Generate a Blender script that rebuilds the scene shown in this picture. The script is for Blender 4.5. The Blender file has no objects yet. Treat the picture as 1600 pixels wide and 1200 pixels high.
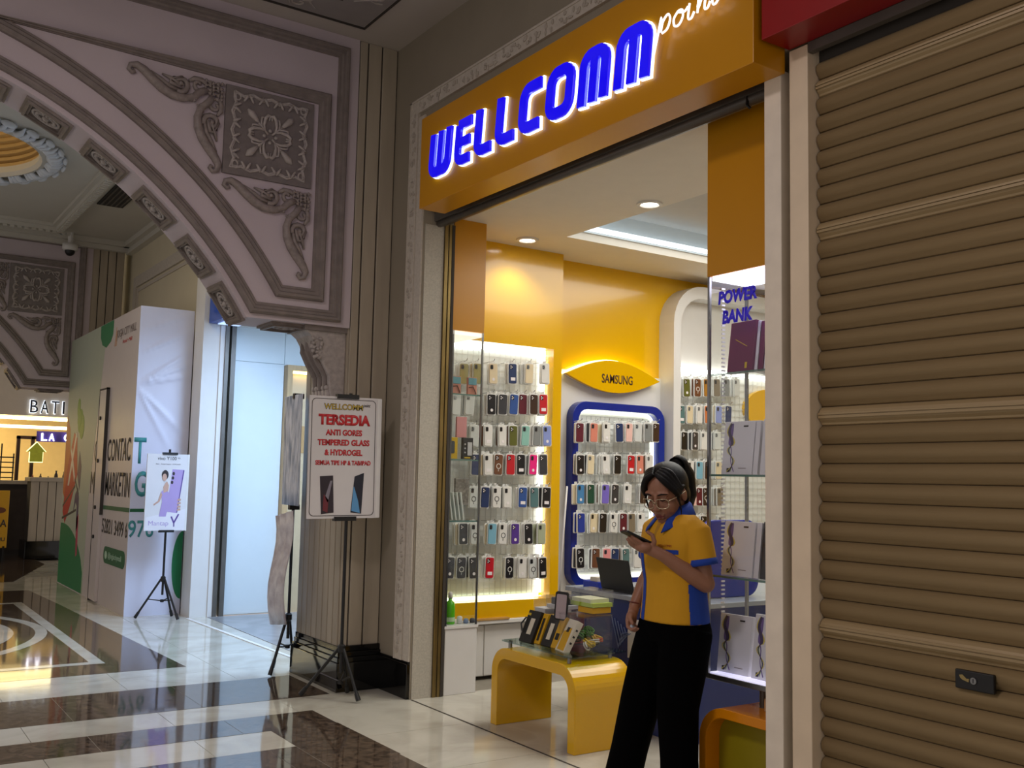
import bpy, bmesh, math, random
from mathutils import Vector, Matrix
random.seed(7)
S = bpy.context.scene
COL = S.collection
PI = math.pi

# ------------------------------------------------------------------ camera
FPX = 1567.746
AX = (0.8292250, -0.5584960, 0.0216352)      # camera right in the world
AD = (0.0710764, 0.0669773, -0.9952197)      # camera down
AF = (0.5543771, 0.8267988, 0.0952352)       # camera forward
EYE = Vector((0, 0, 1.5))
cd = bpy.data.cameras.new('camera'); cam = bpy.data.objects.new('camera', cd); COL.objects.link(cam)
cam.matrix_world = Matrix(((AX[0], -AD[0], -AF[0], 0), (AX[1], -AD[1], -AF[1], 0), (AX[2], -AD[2], -AF[2], 1.5), (0, 0, 0, 1)))
cd.sensor_fit = 'HORIZONTAL'; cd.sensor_width = 36; cd.lens = 36 * FPX / 1600; cd.clip_start = .05; cd.clip_end = 200
S.camera = cam

# ------------------------------------------------------------------ world, lights, exposure
wd = bpy.data.worlds.new('world'); S.world = wd; wd.use_nodes = True
wd.node_tree.nodes['Background'].inputs[0].default_value = (1.0, .91, .87, 1)
wd.node_tree.nodes['Background'].inputs[1].default_value = .47
S.view_settings.view_transform = 'Standard'; S.view_settings.look = 'None'
S.cycles.transparent_max_bounces = 40
S.view_settings.exposure = 0.0; S.view_settings.gamma = 1; S.view_settings.use_curve_mapping = False

def area(name, loc, size, power, col, rot=(0, 0, 0), sy=None):
    l = bpy.data.lights.new(name, 'AREA'); l.energy = power; l.color = col
    l.shape = 'RECTANGLE'; l.size = size; l.size_y = sy or size
    o = bpy.data.objects.new(name, l); o.location = loc; o.rotation_euler = rot; COL.objects.link(o); return o
def spot(name, loc, power, col, ang=110, blend=.6, r=.05):
    l = bpy.data.lights.new(name, 'SPOT'); l.energy = power; l.color = col; l.spot_size = math.radians(ang); l.spot_blend = blend
    l.shadow_soft_size = r
    o = bpy.data.objects.new(name, l); o.location = loc; COL.objects.link(o); return o
# mall corridor: unseen fill lamps added, pinkish in the near bay, warm in the far
area('corridor_fill', (-.6, 3.2, 4.66), .8, 78, (1, .87, .88))
area('far_bay_fill', (1.4, 9.2, 4.62), 1.2, 34, (1, .90, .74))
# shop tray ceiling and the white-blue lamps of the neighbouring unit
area('shop_tray_lamp', (5.9, 4.5, 3.50), 2.2, 92, (1, .97, .90), sy=2.6)
area('neighbour_lamp', (3.95, 8.4, 3.06), .7, 150, (.48, .68, 1), sy=1.6)
area('batik_shop_lamp', (1.0, 22.3, 2.9), 3.5, 120, (1, .76, .42), sy=1.2)

# ------------------------------------------------------------------ helpers
def at(px, py, **k):
    """point on a world plane (x=, y= or z=) that the 1600x1200 frame shows at px, py"""
    d = Vector(AX) * (px - 800) + Vector(AD) * (py - 600) + Vector(AF) * FPX
    a, v = next(iter(k.items())); i = 'xyz'.index(a)
    return EYE + d * ((v - EYE[i]) / d[i])

MATS = {}
def mat(name, col, rough=.5, metal=0, noise=0, scale=8, col2=None, bump=0, bscale=60, emit=0, ecol=None, spec=.5, coat=0, detail=4, stretch=None):
    if name in MATS: return MATS[name]
    m = bpy.data.materials.new(name); m.use_nodes = True; nt = m.node_tree; b = nt.nodes['Principled BSDF']
    c = (*col, 1)
    b.inputs['Base Color'].default_value = c; b.inputs['Roughness'].default_value = rough; b.inputs['Metallic'].default_value = metal
    b.inputs['Specular IOR Level'].default_value = spec; b.inputs['Coat Weight'].default_value = coat; b.inputs['Coat Roughness'].default_value = .05
    if noise or col2 or bump:
        tc = nt.nodes.new('ShaderNodeTexCoord'); mp = nt.nodes.new('ShaderNodeMapping'); nt.links.new(tc.outputs['Object'], mp.inputs[0])
        if stretch: mp.inputs['Scale'].default_value = stretch
    if noise or col2:
        n = nt.nodes.new('ShaderNodeTexNoise'); n.inputs['Scale'].default_value = scale; n.inputs['Detail'].default_value = detail
        nt.links.new(mp.outputs[0], n.inputs['Vector'])
        r = nt.nodes.new('ShaderNodeValToRGB'); r.color_ramp.elements[0].position = .3; r.color_ramp.elements[1].position = .7
        c2 = col2 if col2 else tuple(max(0, x * (1 - noise)) for x in col)
        r.color_ramp.elements[0].color = (*c2, 1); r.color_ramp.elements[1].color = c
        nt.links.new(n.outputs['Fac'], r.inputs[0]); nt.links.new(r.outputs[0], b.inputs['Base Color'])
    if bump:
        n2 = nt.nodes.new('ShaderNodeTexNoise'); n2.inputs['Scale'].default_value = bscale; n2.inputs['Detail'].default_value = 3
        nt.links.new(mp.outputs[0], n2.inputs['Vector'])
        bp = nt.nodes.new('ShaderNodeBump'); bp.inputs['Strength'].default_value = bump; bp.inputs['Distance'].default_value = .01
        nt.links.new(n2.outputs['Fac'], bp.inputs['Height']); nt.links.new(bp.outputs[0], b.inputs['Normal'])
    if emit:
        b.inputs['Emission Color'].default_value = (*(ecol or col), 1); b.inputs['Emission Strength'].default_value = emit
    MATS[name] = m; return m
def glass(name, tint=(.985, .993, .99), refl=.02, rough=.0):
    if name in MATS: return MATS[name]
    m = bpy.data.materials.new(name); m.use_nodes = True; nt = m.node_tree; nt.nodes.clear()
    o = nt.nodes.new('ShaderNodeOutputMaterial'); mx = nt.nodes.new('ShaderNodeMixShader'); t = nt.nodes.new('ShaderNodeBsdfTransparent'); g = nt.nodes.new('ShaderNodeBsdfGlossy'); lw = nt.nodes.new('ShaderNodeLayerWeight'); pw_ = nt.nodes.new('ShaderNodeMath'); pw_.operation = 'POWER'; pw_.inputs[1].default_value = 4; f = nt.nodes.new('ShaderNodeMath'); f.operation = 'MULTIPLY_ADD'; f.inputs[1].default_value = .6; f.inputs[2].default_value = refl; lw.inputs[0].default_value = .5; nt.links.new(lw.outputs['Facing'], pw_.inputs[0]); nt.links.new(pw_.outputs[0], f.inputs[0])
    t.inputs[0].default_value = (*tint, 1); g.inputs['Roughness'].default_value = rough
    nt.links.new(f.outputs[0], mx.inputs[0]); nt.links.new(t.outputs[0], mx.inputs[1]); nt.links.new(g.outputs[0], mx.inputs[2]); nt.links.new(mx.outputs[0], o.inputs[0])
    MATS[name] = m; return m
def sr(r, g, b):
    return tuple(((c / 255) / 12.92 if c / 255 < .04045 else ((c / 255 + .055) / 1.055) ** 2.4) for c in (r, g, b))

class MB:
    def __init__(s): s.v = []; s.f = []
    def add(s, vs, fs):
        n = len(s.v); s.v += [tuple(v) for v in vs]; s.f += [tuple(i + n for i in f) for f in fs]; return s
    def box(s, x0, x1, y0, y1, z0, z1):
        return s.add([(x0, y0, z0), (x1, y0, z0), (x1, y1, z0), (x0, y1, z0), (x0, y0, z1), (x1, y0, z1), (x1, y1, z1), (x0, y1, z1)],
                     [(0, 3, 2, 1), (4, 5, 6, 7), (0, 1, 5, 4), (1, 2, 6, 5), (2, 3, 7, 6), (3, 0, 4, 7)])
    def prism(s, poly, a0, a1, ax='y'):
        """poly of 2D points extruded along ax; for y: (x,z), for x: (y,z), for z: (x,y)"""
        def p(q, a): return (q[0], a, q[1]) if ax == 'y' else ((a, q[0], q[1]) if ax == 'x' else (q[0], q[1], a))
        n = len(poly)
        return s.add([p(q, a0) for q in poly] + [p(q, a1) for q in poly],
                     [tuple(range(n)), tuple(range(2 * n - 1, n - 1, -1))] + [(i, (i + 1) % n, n + (i + 1) % n, n + i) for i in range(n)])
    def ring(s, outer, inner, a0, a1, ax='y'):
        """frame between two loops with the same number of points"""
        def p(q, a): return (q[0], a, q[1]) if ax == 'y' else ((a, q[0], q[1]) if ax == 'x' else (q[0], q[1], a))
        n = len(outer); vs = [p(q, a0) for q in outer] + [p(q, a0) for q in inner] + [p(q, a1) for q in outer] + [p(q, a1) for q in inner]; fs = []
        for i in range(n):
            j = (i + 1) % n
            fs += [(i, j, n + j, n + i), (2 * n + i, 3 * n + i, 3 * n + j, 2 * n + j), (i, 2 * n + i, 2 * n + j, j), (n + i, n + j, 3 * n + j, 3 * n + i)]
        return s.add(vs, fs)
    def tube(s, pts, r, n=8, sq=None):
        """tube through pts, r number or list; sq=(axis vector, factor) squashes the section"""
        pts = [Vector(p) for p in pts]; m = len(pts); rs = r if isinstance(r, (list, tuple)) else [r] * m
        vs = []; prev = None
        for i, p in enumerate(pts):
            t = (pts[min(i + 1, m - 1)] - pts[max(i - 1, 0)]).normalized()
            if prev is None:
                a = Vector((0, 0, 1)) if abs(t.z) < .9 else Vector((1, 0, 0)); u = t.cross(a).normalized()
            else:
                u = (prev - t * prev.dot(t))
                u = u.normalized() if u.length > 1e-6 else t.orthogonal().normalized()
            prev = u; w = t.cross(u)
            for k in range(n):
                a = 2 * PI * k / n; o = (u * math.cos(a) + w * math.sin(a)) * rs[i]
                if sq: ax = Vector(sq[0]); o = o - ax * (o.dot(ax) * (1 - sq[1]))
                vs.append(p + o)
        fs = [(i * n + k, i * n + (k + 1) % n, (i + 1) * n + (k + 1) % n, (i + 1) * n + k) for i in range(m - 1) for k in range(n)]
        fs += [tuple(range(n - 1, -1, -1)), tuple((m - 1) * n + k for k in range(n))]
        return s.add(vs, fs)
    def ell(s, c, r, nu=12, nv=8, rot=None):
        c = Vector(c); vs = [Vector((0, 0, r[2]))]
        for i in range(1, nv):
            th = PI * i / nv
            for k in range(nu):
                a = 2 * PI * k / nu; vs.append(Vector((r[0] * math.sin(th) * math.cos(a), r[1] * math.sin(th) * math.sin(a), r[2] * math.cos(th))))
        vs.append(Vector((0, 0, -r[2])))
        if rot is not None: vs = [rot @ v for v in vs]
        vs = [v + c for v in vs]; fs = [(0, 1 + k, 1 + (k + 1) % nu) for k in range(nu)]
        for i in range(nv - 2):
            b = 1 + i * nu
            fs += [(b + k, b + nu + k, b + nu + (k + 1) % nu, b + (k + 1) % nu) for k in range(nu)]
        b = 1 + (nv - 2) * nu; e = len(vs) - 1; fs += [(b + (k + 1) % nu, b + k, e) for k in range(nu)]
        return s.add(vs, fs)
    def caps(s, p0, p1, r0, r1, n=14):
        """closed tapered capsule"""
        p0 = Vector(p0); p1 = Vector(p1); d = p1 - p0; L = d.length; t = d / L if L > 1e-6 else Vector((0, 0, 1))
        u = t.orthogonal().normalized(); w = t.cross(u); rings = []
        for i in range(1, 5): a = PI / 2 * i / 4; rings.append((p0 - t * r0 * math.cos(a), r0 * math.sin(a)))
        for i in range(0, 4): a = PI / 2 * i / 4; rings.append((p1 + t * r1 * math.sin(a), r1 * math.cos(a)))
        vs = [p0 - t * r0]
        for c, r in rings:
            for k in range(n): a = 2 * PI * k / n; vs.append(c + (u * math.cos(a) + w * math.sin(a)) * r)
        vs.append(p1 + t * r1); fs = [(0, 1 + (k + 1) % n, 1 + k) for k in range(n)]
        for i in range(len(rings) - 1):
            b = 1 + i * n; fs += [(b + k, b + (k + 1) % n, b + n + (k + 1) % n, b + n + k) for k in range(n)]
        b = 1 + (len(rings) - 1) * n; e = len(vs) - 1; fs += [(b + k, b + (k + 1) % n, e) for k in range(n)]
        return s.add(vs, fs)
    def lathe(s, prof, n=24, c=(0, 0, 0), cap=True):
        vs = []; m = len(prof)
        for r, z in prof:
            for k in range(n): a = 2 * PI * k / n; vs.append((c[0] + r * math.cos(a), c[1] + r * math.sin(a), c[2] + z))
        fs = [(i * n + k, i * n + (k + 1) % n, (i + 1) * n + (k + 1) % n, (i + 1) * n + k) for i in range(m - 1) for k in range(n)]
        if cap: fs += [tuple(range(n - 1, -1, -1)), tuple((m - 1) * n + k for k in range(n))]
        return s.add(vs, fs)
    def sweep(s, path, prof, y, closed=False, flip=1):
        """moulding: prof [(inward offset, height)] swept on a path of (x,z) lying on plane y, rising to -y"""
        n = len(path); m = len(prof); vs = []
        for i in range(n):
            p = Vector(path[i])
            a = Vector(path[i - 1]) if (i > 0 or closed) else None; b = Vector(path[(i + 1) % n]) if (i < n - 1 or closed) else None
            d1 = (p - a).normalized() if a is not None else None; d2 = (b - p).normalized() if b is not None else None
            if d1 is None: d1 = d2
            if d2 is None: d2 = d1
            n1 = Vector((-d1.y, d1.x)) * flip; n2 = Vector((-d2.y, d2.x)) * flip; nn = n1 + n2
            nn = nn / max(.25, nn.dot(n1)) if nn.length > 1e-6 else n1
            for o, h in prof: q = p + nn * o; vs.append((q.x, y - h, q.y))
        fs = []
        for i in range(n if closed else n - 1):
            j = (i + 1) % n
            fs += [(i * m + k, i * m + k + 1, j * m + k + 1, j * m + k) for k in range(m - 1)]
        if not closed: fs += [tuple(range(m)), tuple((n - 1) * m + k for k in range(m - 1, -1, -1))]
        return s.add(vs, fs)
    def xf(s, M, i0=0):
        s.v = s.v[:i0] + [tuple(M @ Vector(v)) for v in s.v[i0:]]; return s
    def mesh(s, name, smooth=False):
        me = bpy.data.meshes.new(name); me.from_pydata(s.v, [], s.f)
        bm = bmesh.new(); bm.from_mesh(me); bmesh.ops.recalc_face_normals(bm, faces=bm.faces); bm.to_mesh(me); bm.free()
        if smooth: me.polygons.foreach_set('use_smooth', [True] * len(me.polygons))
        return me
    def build(s, name, m, parent=None, smooth=False, bevel=0, seg=2, **tags):
        return link(name, s.mesh(name, smooth), m, parent, bevel, seg, **tags)

def tag(o, label=None, cat=None, group=None, kind=None):
    if label: o['label'] = label
    if cat: o['category'] = cat
    if group: o['group'] = group
    if kind: o['kind'] = kind
    return o
def link(name, me, m, parent=None, bevel=0, seg=2, local=False, label=None, cat=None, group=None, kind=None, smooth_angle=None):
    o = bpy.data.objects.new(name, me)
    if m is not None and not me.materials: me.materials.append(m)
    COL.objects.link(o)
    if parent is None and not local:
        xs = [v.co for v in me.vertices]
        c = Vector(((min(v.x for v in xs) + max(v.x for v in xs)) / 2, (min(v.y for v in xs) + max(v.y for v in xs)) / 2, min(v.z for v in xs)))
        me.transform(Matrix.Translation(-c)); o.location = c
    elif parent is not None:
        o.parent = parent
        if not local: o.matrix_parent_inverse = world_of(parent).inverted()
    if bevel:
        b = o.modifiers.new('bevel', 'BEVEL'); b.width = bevel; b.segments = seg; b.limit_method = 'ANGLE'; b.angle_limit = .7
    return tag(o, label, cat, group, kind)
def world_of(o):
    M = Matrix.LocRotScale(o.location, o.rotation_euler, o.scale)
    return world_of(o.parent) @ o.matrix_parent_inverse @ M if o.parent else M
def thing(name, loc, label, cat, group=None, rz=0):
    o = bpy.data.objects.new(name, None); o.empty_display_size = .1; o.location = loc; o.rotation_euler = (0, 0, rz); COL.objects.link(o)
    return tag(o, label, cat, group)
def put(name, me, parent, loc=(0, 0, 0), rot=(0, 0, 0), m=None, scale=None):
    """a further object on shared mesh data, local to its parent"""
    o = bpy.data.objects.new(name, me); COL.objects.link(o); o.parent = parent; o.location = loc; o.rotation_euler = rot
    if scale: o.scale = scale
    if m is not None:
        if not me.materials: me.materials.append(m)
        o.material_slots[0].link = 'OBJECT'; o.material_slots[0].material = m
    return o
def rrect(x0, x1, z0, z1, r, n=5):
    pts = []
    for cx, cz, a0 in ((x1 - r, z1 - r, 0), (x0 + r, z1 - r, PI / 2), (x0 + r, z0 + r, PI), (x1 - r, z0 + r, 1.5 * PI)):
        for i in range(n + 1): a = a0 + PI / 2 * i / n; pts.append((cx + r * math.cos(a), cz + r * math.sin(a)))
    return pts
def catmull(P, n=6, closed=False):
    P = [Vector(p) for p in P]; m = len(P); out = []
    for i in range(m if closed else m - 1):
        g = (lambda k: P[k % m]) if closed else (lambda k: P[max(0, min(m - 1, k))])
        a, b, c, d = g(i - 1), g(i), g(i + 1), g(i + 2)
        for k in range(n):
            t = k / n
            out.append(.5 * ((2 * b) + (c - a) * t + (2 * a - 5 * b + 4 * c - d) * t * t + (3 * b - a - 3 * c + d) * t ** 3))
    if not closed: out.append(P[-1])
    return out
def text(name, s, M, w=None, h=None, m=None, parent=None, ext=.001, bold=0, shear=0, align='CENTER', **tags):
    """lettering in the plane of M (x along the line, y up, z out), fitted to width w and / or height h"""
    cu = bpy.data.curves.new('t', 'FONT'); cu.body = s; cu.size = 1; cu.extrude = 0; cu.offset = bold; cu.shear = shear; cu.resolution_u = 3
    o = bpy.data.objects.new('t', cu); COL.objects.link(o)
    me = bpy.data.meshes.new_from_object(o.evaluated_get(bpy.context.evaluated_depsgraph_get()))
    bpy.data.objects.remove(o); bpy.data.curves.remove(cu)
    xs = [v.co.x for v in me.vertices]; ys = [v.co.y for v in me.vertices]; W = max(xs) - min(xs); Hh = max(ys) - min(ys)
    sx = w / W if w else h / Hh; sy = h / Hh if h else sx
    ox = {'CENTER': (min(xs) + max(xs)) / 2, 'LEFT': min(xs), 'RIGHT': max(xs)}[align]
    me.transform(Matrix.Diagonal((sx, sy, 1, 1)) @ Matrix.Translation((-ox, -(min(ys) + max(ys)) / 2, 0)))
    if ext:
        bm = bmesh.new(); bm.from_mesh(me); g = bmesh.ops.extrude_face_region(bm, geom=bm.faces[:])
        bmesh.ops.translate(bm, vec=(0, 0, ext), verts=[e for e in g['geom'] if isinstance(e, bmesh.types.BMVert)])
        bmesh.ops.recalc_face_normals(bm, faces=bm.faces); bm.to_mesh(me); bm.free()
    me.materials.clear(); me.transform(M)
    return link(name, me, m, parent, **tags)
def onY(x, y, z):      # a plane facing -Y, reading towards +X
    return Matrix(((1, 0, 0, x), (0, 0, -1, y), (0, 1, 0, z), (0, 0, 0, 1)))
def onX(x, y, z):      # a plane facing -X, reading towards -Y
    return Matrix(((0, 0, -1, x), (-1, 0, 0, y), (0, 1, 0, z), (0, 0, 0, 1)))
def stroke2(pts, w):
    """outline polygon of a thick polyline in 2D (mitred)"""
    pts = [Vector(p) for p in pts]; L = []; R = []
    for i, p in enumerate(pts):
        d1 = (p - pts[i - 1]).normalized() if i else None; d2 = (pts[i + 1] - p).normalized() if i < len(pts) - 1 else None
        d1 = d1 or d2; d2 = d2 or d1; n1 = Vector((-d1.y, d1.x)); n2 = Vector((-d2.y, d2.x)); nn = n1 + n2; nn = nn / max(.3, nn.dot(n1))
        ww = w[i] if isinstance(w, (list, tuple)) else w
        L.append(p + nn * ww / 2); R.append(p - nn * ww / 2)
    return L, R
def ribbon(mb, pts, w, a0, a1, ax='y'):
    L, R = stroke2(pts, w)
    for i in range(len(L) - 1): mb.prism([L[i], L[i + 1], R[i + 1], R[i]], a0, a1, ax)
    return mb

# ------------------------------------------------------------------ materials
def stone(name, col, veins, scale, rough, dist=1.2):
    m = mat(name, col, rough); nt = m.node_tree; b = nt.nodes['Principled BSDF']
    tc = nt.nodes.new('ShaderNodeTexCoord'); gm = nt.nodes.new('ShaderNodeNewGeometry')
    n = nt.nodes.new('ShaderNodeTexNoise'); n.inputs['Scale'].default_value = scale; n.inputs['Detail'].default_value = 7; n.inputs['Distortion'].default_value = dist
    nt.links.new(gm.outputs['Position'], n.inputs['Vector'])
    r = nt.nodes.new('ShaderNodeValToRGB'); e = r.color_ramp.elements; e[0].position = .35; e[0].color = (*veins, 1); e[1].position = .62; e[1].color = (*col, 1)
    nt.links.new(n.outputs['Fac'], r.inputs[0]); nt.links.new(r.outputs[0], b.inputs['Base Color'])
    n2 = nt.nodes.new('ShaderNodeTexNoise'); n2.inputs['Scale'].default_value = 3; nt.links.new(gm.outputs['Position'], n2.inputs['Vector'])
    bp = nt.nodes.new('ShaderNodeBump'); bp.inputs['Strength'].default_value = .02; bp.inputs['Distance'].default_value = .02
    nt.links.new(n2.outputs['Fac'], bp.inputs['Height']); nt.links.new(bp.outputs[0], b.inputs['Normal'])
    return m
m_floor = stone('beige_marble', sr(206, 203, 190), sr(186, 182, 168), 2.2, .07)
m_dark = stone('brown_marble', sr(98, 82, 68), sr(46, 37, 31), 13, .06, 2.2)
m_grout = mat('grout', sr(150, 143, 130), .7, noise=.2)
m_gfloor = stone('grey_tile', sr(150, 152, 155), sr(135, 137, 140), 3, .25)
m_wall = mat('taupe_paint', sr(150, 140, 122), .7, noise=.08, scale=3, bump=.05)
m_arch = mat('arch_paint', sr(200, 187, 191), .7, noise=.06, scale=2.5, bump=.06)
m_mould = mat('moulding_grey', sr(135, 124, 118), .55, noise=.25, scale=14, bump=.1)
m_carve = mat('carving_base', sr(128, 119, 115), .6, noise=.2, scale=20)
m_carvl = mat('carving_light', sr(184, 174, 168), .55, noise=.3, scale=30)
m_col = mat('column_plaster', sr(178, 166, 146), .65, noise=.18, scale=3, bump=.08, stretch=(3, 3, .5))
m_groove = mat('groove_dark', sr(60, 54, 48), .8, noise=.1)
m_black = mat('black_granite', sr(16, 15, 15), .08, noise=.4, scale=60)
m_ceil = mat('ceiling_white', sr(190, 182, 172), .8, noise=.04, scale=2)
m_ceilY = mat('far_ceiling', sr(200, 196, 184), .8, noise=.04, scale=2)
m_white = mat('white_paint', sr(222, 220, 216), .45, noise=.03)
m_wing = mat('wing_plaster', sr(156, 144, 138), .55, noise=.35, scale=26)
m_trim = mat('trim_plaster', sr(205, 196, 182), .6, noise=.15, scale=40)
m_stonej = mat('jamb_stone', sr(190, 184, 170), .5, noise=.2, scale=90)
m_brass = mat('aged_brass', sr(150, 128, 80), .35, .8, noise=.35, scale=20, stretch=(1, 1, .2))
m_yel = mat('yellow_gloss', sr(226, 174, 0), .18, noise=.04, scale=2, coat=.3)
m_yel2 = mat('yellow_panel', sr(204, 140, 6), .30, noise=.05, scale=2)
m_blue = mat('blue_gloss', sr(14, 40, 140), .25, noise=.06)
m_navy = mat('navy_laminate', sr(20, 40, 110), .3, noise=.08)
m_red = mat('red_panel', sr(150, 8, 12), .35, noise=.08)
m_shut = mat('shutter_tan', sr(152, 130, 93), .42, .15, noise=.06, scale=3)
m_steel = mat('steel', sr(150, 150, 150), .3, .9, noise=.1)
m_dsteel = mat('dark_steel', sr(104, 99, 92), .4, .35, noise=.2)
m_blk = mat('black_plastic', sr(18, 18, 20), .4, noise=.1)
m_shopceil = mat('shop_ceiling', sr(226, 220, 208), .7, noise=.03)
m_glass = glass('clear_glass')
m_clear = glass('clear_plastic', (.98, .98, .985), .035, .08)
m_led = mat('led_white', (1, 1, 1), .5, emit=5, ecol=(.98, 1, .95))
m_ledw = mat('led_warm', (1, 1, 1), .5, emit=7, ecol=(1, .80, .35))
m_ledy = mat('led_lime', (1, 1, 1), .5, emit=2.6, ecol=(.95, 1, .6))
m_lamp = mat('lamp_disc', (1, 1, 1), .5, emit=8, ecol=(1, .97, .9))
m_print = lambda n, c: mat('print_' + n, sr(*c), .5, noise=.03)
# ================================================================== SETTING
ZC = 4.74                                   # corridor ceiling
XW = 3.35                                   # shopfront wall plane
YA = 6.65                                   # face of the near arch wall
YS = 6.77                                   # inner side wall of the shop
ZS = 3.38                                   # shop ceiling

# ---- floor
flo = MB().box(-4.2, XW, -2.5, 24, -.09, -.03).box(XW, 9, 1.4, 7.0, -.09, -.03).build('floor', m_grout, kind='structure')
tl = .78; g = .0016
tile_me = MB().box(g, tl - g, g, tl - g, -.03, 0).mesh('floor_tile'); tile_me.materials.append(m_floor)
ntile = 0
for i in range(-1, 8):
    for j in range(0, 21):
        x = XW - tl * (5 - i) + tl * 1.0; y = 1.52 + j * tl
        if i >= 4 and (y > 6.1 or y < 1.5): continue
        if x + tl > 8.9 or x < -1.6: continue
        if i < 4 and y > 15.5 and x < .5: continue
        o = put('floor_tile', tile_me, flo); o.matrix_parent_inverse = world_of(flo).inverted(); o.location = (x, y, 0); ntile += 1
# dark marble inlays, a hair proud of the beige tiles
def inlay(poly, m=m_dark, t=.0012, name='marble_inlay', z0=0.0):
    return MB().prism(poly, z0, z0 + t, 'z').build(name, m, flo)
for y0, y1, x1 in ((6.585, 7.33, 2.955), (5.81, 6.185, 2.66), (4.6, 5.415, 2.24)):
    xs = [-2.6, -1.04, -.26, .52, 1.30, 2.08, x1]
    for a, b in zip(xs[:-1], xs[1:]): inlay([(a + .0015, y0), (b - .0015, y0), (b - .0015, y1), (a + .0015, y1)])
for y0, y1 in ((2.6, 3.4), (3.4, 4.2), (4.2, 5.0), (5.0, 5.81)): inlay([(2.242, y0), (2.675, y0 + .002), (2.665, y1 - .002), (2.242, y1)])
# the dark field with its square-and-circle medallion
inlay([(-2.6, 8.02), (2.38, 8.02), (2.20, 12.4), (2.12, 13.9), (-2.6, 13.9)])
inlay([(-2.6, 15.0), (2.1, 15.0), (2.9, 17.6), (2.9, 20.5), (-2.6, 20.5)])
cx, cy = -.25, 10.55
circ = lambda r, n=72: [(cx + r * math.cos(2 * PI * k / n), cy + r * math.sin(2 * PI * k / n)) for k in range(n)]
sq = lambda a: [(cx + a, cy - a), (cx + a, cy + a), (cx - a, cy + a), (cx - a, cy - a)]
MB().ring(sq(2.12), sq(2.02), .0013, .0026, 'z').build('white_inlay_frame', m_floor, flo)
MB().ring(circ(2.02), circ(1.92), .0013, .0027, 'z').build('white_inlay_ring', m_floor, flo)
MB().prism(circ(1.74), .0013, .0028, 'z').build('white_inlay_disc', m_floor, flo)
# light threshold strip and grey floor of the neighbouring unit
MB().box(3.35, 7.0, 7.10, 10.62, -.03, .004).build('grey_floor_panel', m_gfloor, flo)
MB().prism([(3.27, 7.1), (3.30, 7.1), (3.16, 10.62), (3.12, 10.62)], 0, .006, 'z').build('threshold_strip', m_white, flo)
MB().box(3.354, 3.366, 3.01, 6.15, -.001, .0015).build('threshold_joint', m_groove, flo)

# ---- near-bay ceiling with its ornamental border
ceil = MB().box(-4.2, XW, -2.5, 7.1, ZC, ZC + .1).build('ceiling', m_ceil, kind='structure')
def frame_z(x0, x1, y0, y1, w, z0, z1, mb=None):
    mb = mb or MB()
    return mb.ring([(x0, y0), (x1, y0), (x1, y1), (x0, y1)], [(x0 + w, y0 + w), (x1 - w, y0 + w), (x1 - w, y1 - w), (x0 + w, y1 - w)], z0, z1, 'z')
frame_z(-3.6, 2.95, -1.5, 6.43, .30, ZC - .004, ZC).build('ceiling_frieze', mat('frieze_grey', sr(150, 144, 140), .7, noise=.1), ceil)
l = frame_z(-3.62, 2.97, -1.52, 6.45, .012, ZC - .012, ZC); frame_z(-3.3, 2.65, -1.2, 6.13, .012, ZC - .012, ZC, l); frame_z(-3.25, 2.60, -1.15, 6.08, .012, ZC - .012, ZC, l); frame_z(-3.19, 2.54, -1.09, 6.02, .012, ZC - .012, ZC, l)
l.build('frieze_line', m_groove, ceil)
def vine(mb, o, dx, dy):
    """one scroll of the painted vine, o start on the ceiling, (dx,dy) along the band"""
    nx, ny = -dy, dx; P = []
    def q(u, v): return (o[0] + dx * u + nx * v, o[1] + dy * u + ny * v, ZC - .006)
    for s in (1, -1):
        sp = [q(.13 + s * .0 + .075 * (1 - k / 14) * math.cos(s * k * .62 + 2.4), s * .05 + .075 * (1 - k / 14) * math.sin(s * k * .62 + 2.4)) for k in range(13)]
        mb.tube(sp, .006, 5)
    mb.tube([q(0, -.08), q(.06, -.02), q(.12, .06), q(.18, .08)], [.004, .007, .007, .003], 5)
    mb.tube([q(.18, -.1), q(.22, -.03), q(.25, .04), q(.24, .1)], [.003, .008, .006, .002], 5)
v = MB()
for k in range(12): vine(v, (2.55 - k * .27, 6.28), -1, 0)
for k in range(12): vine(v, (2.80, 6.1 - k * .27), 0, -1)
v.build('vine_scroll', mat('vine_paint', sr(176, 168, 160), .7, noise=.05), ceil)

# ---- far-bay ceiling: slab with a round hole for the lit dome, coffer moulding, cornice
c2 = MB(); DX, DY, DR = .45, 11.35, 1.16
hole = [(DX + DR * math.cos(2 * PI * k / 48 + PI / 4), DY + DR * math.sin(2 * PI * k / 48 + PI / 4)) for k in range(48)]
def sqp(k):
    a = 2 * PI * k / 48 + PI / 4; c, s_ = math.cos(a), math.sin(a); t = 1 / max(abs(c), abs(s_)); X0, X1, Y0, Y1 = -4.2, XW, 7.05, 15.9
    tx = (X1 - DX) / c if c > 1e-6 else ((X0 - DX) / c if c < -1e-6 else 1e9); ty = (Y1 - DY) / s_ if s_ > 1e-6 else ((Y0 - DY) / s_ if s_ < -1e-6 else 1e9)
    t = min(tx, ty); return (DX + c * t, DY + s_ * t)
c2.ring([sqp(k) for k in range(48)], hole, ZC, ZC + .1, 'z')
c2 = c2.build('ceiling', m_ceilY, kind='structure')
MB().box(-4.2, 6, 15.3, 24, 4.9, 5.0).build('ceiling', m_ceilY, kind='structure')
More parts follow.
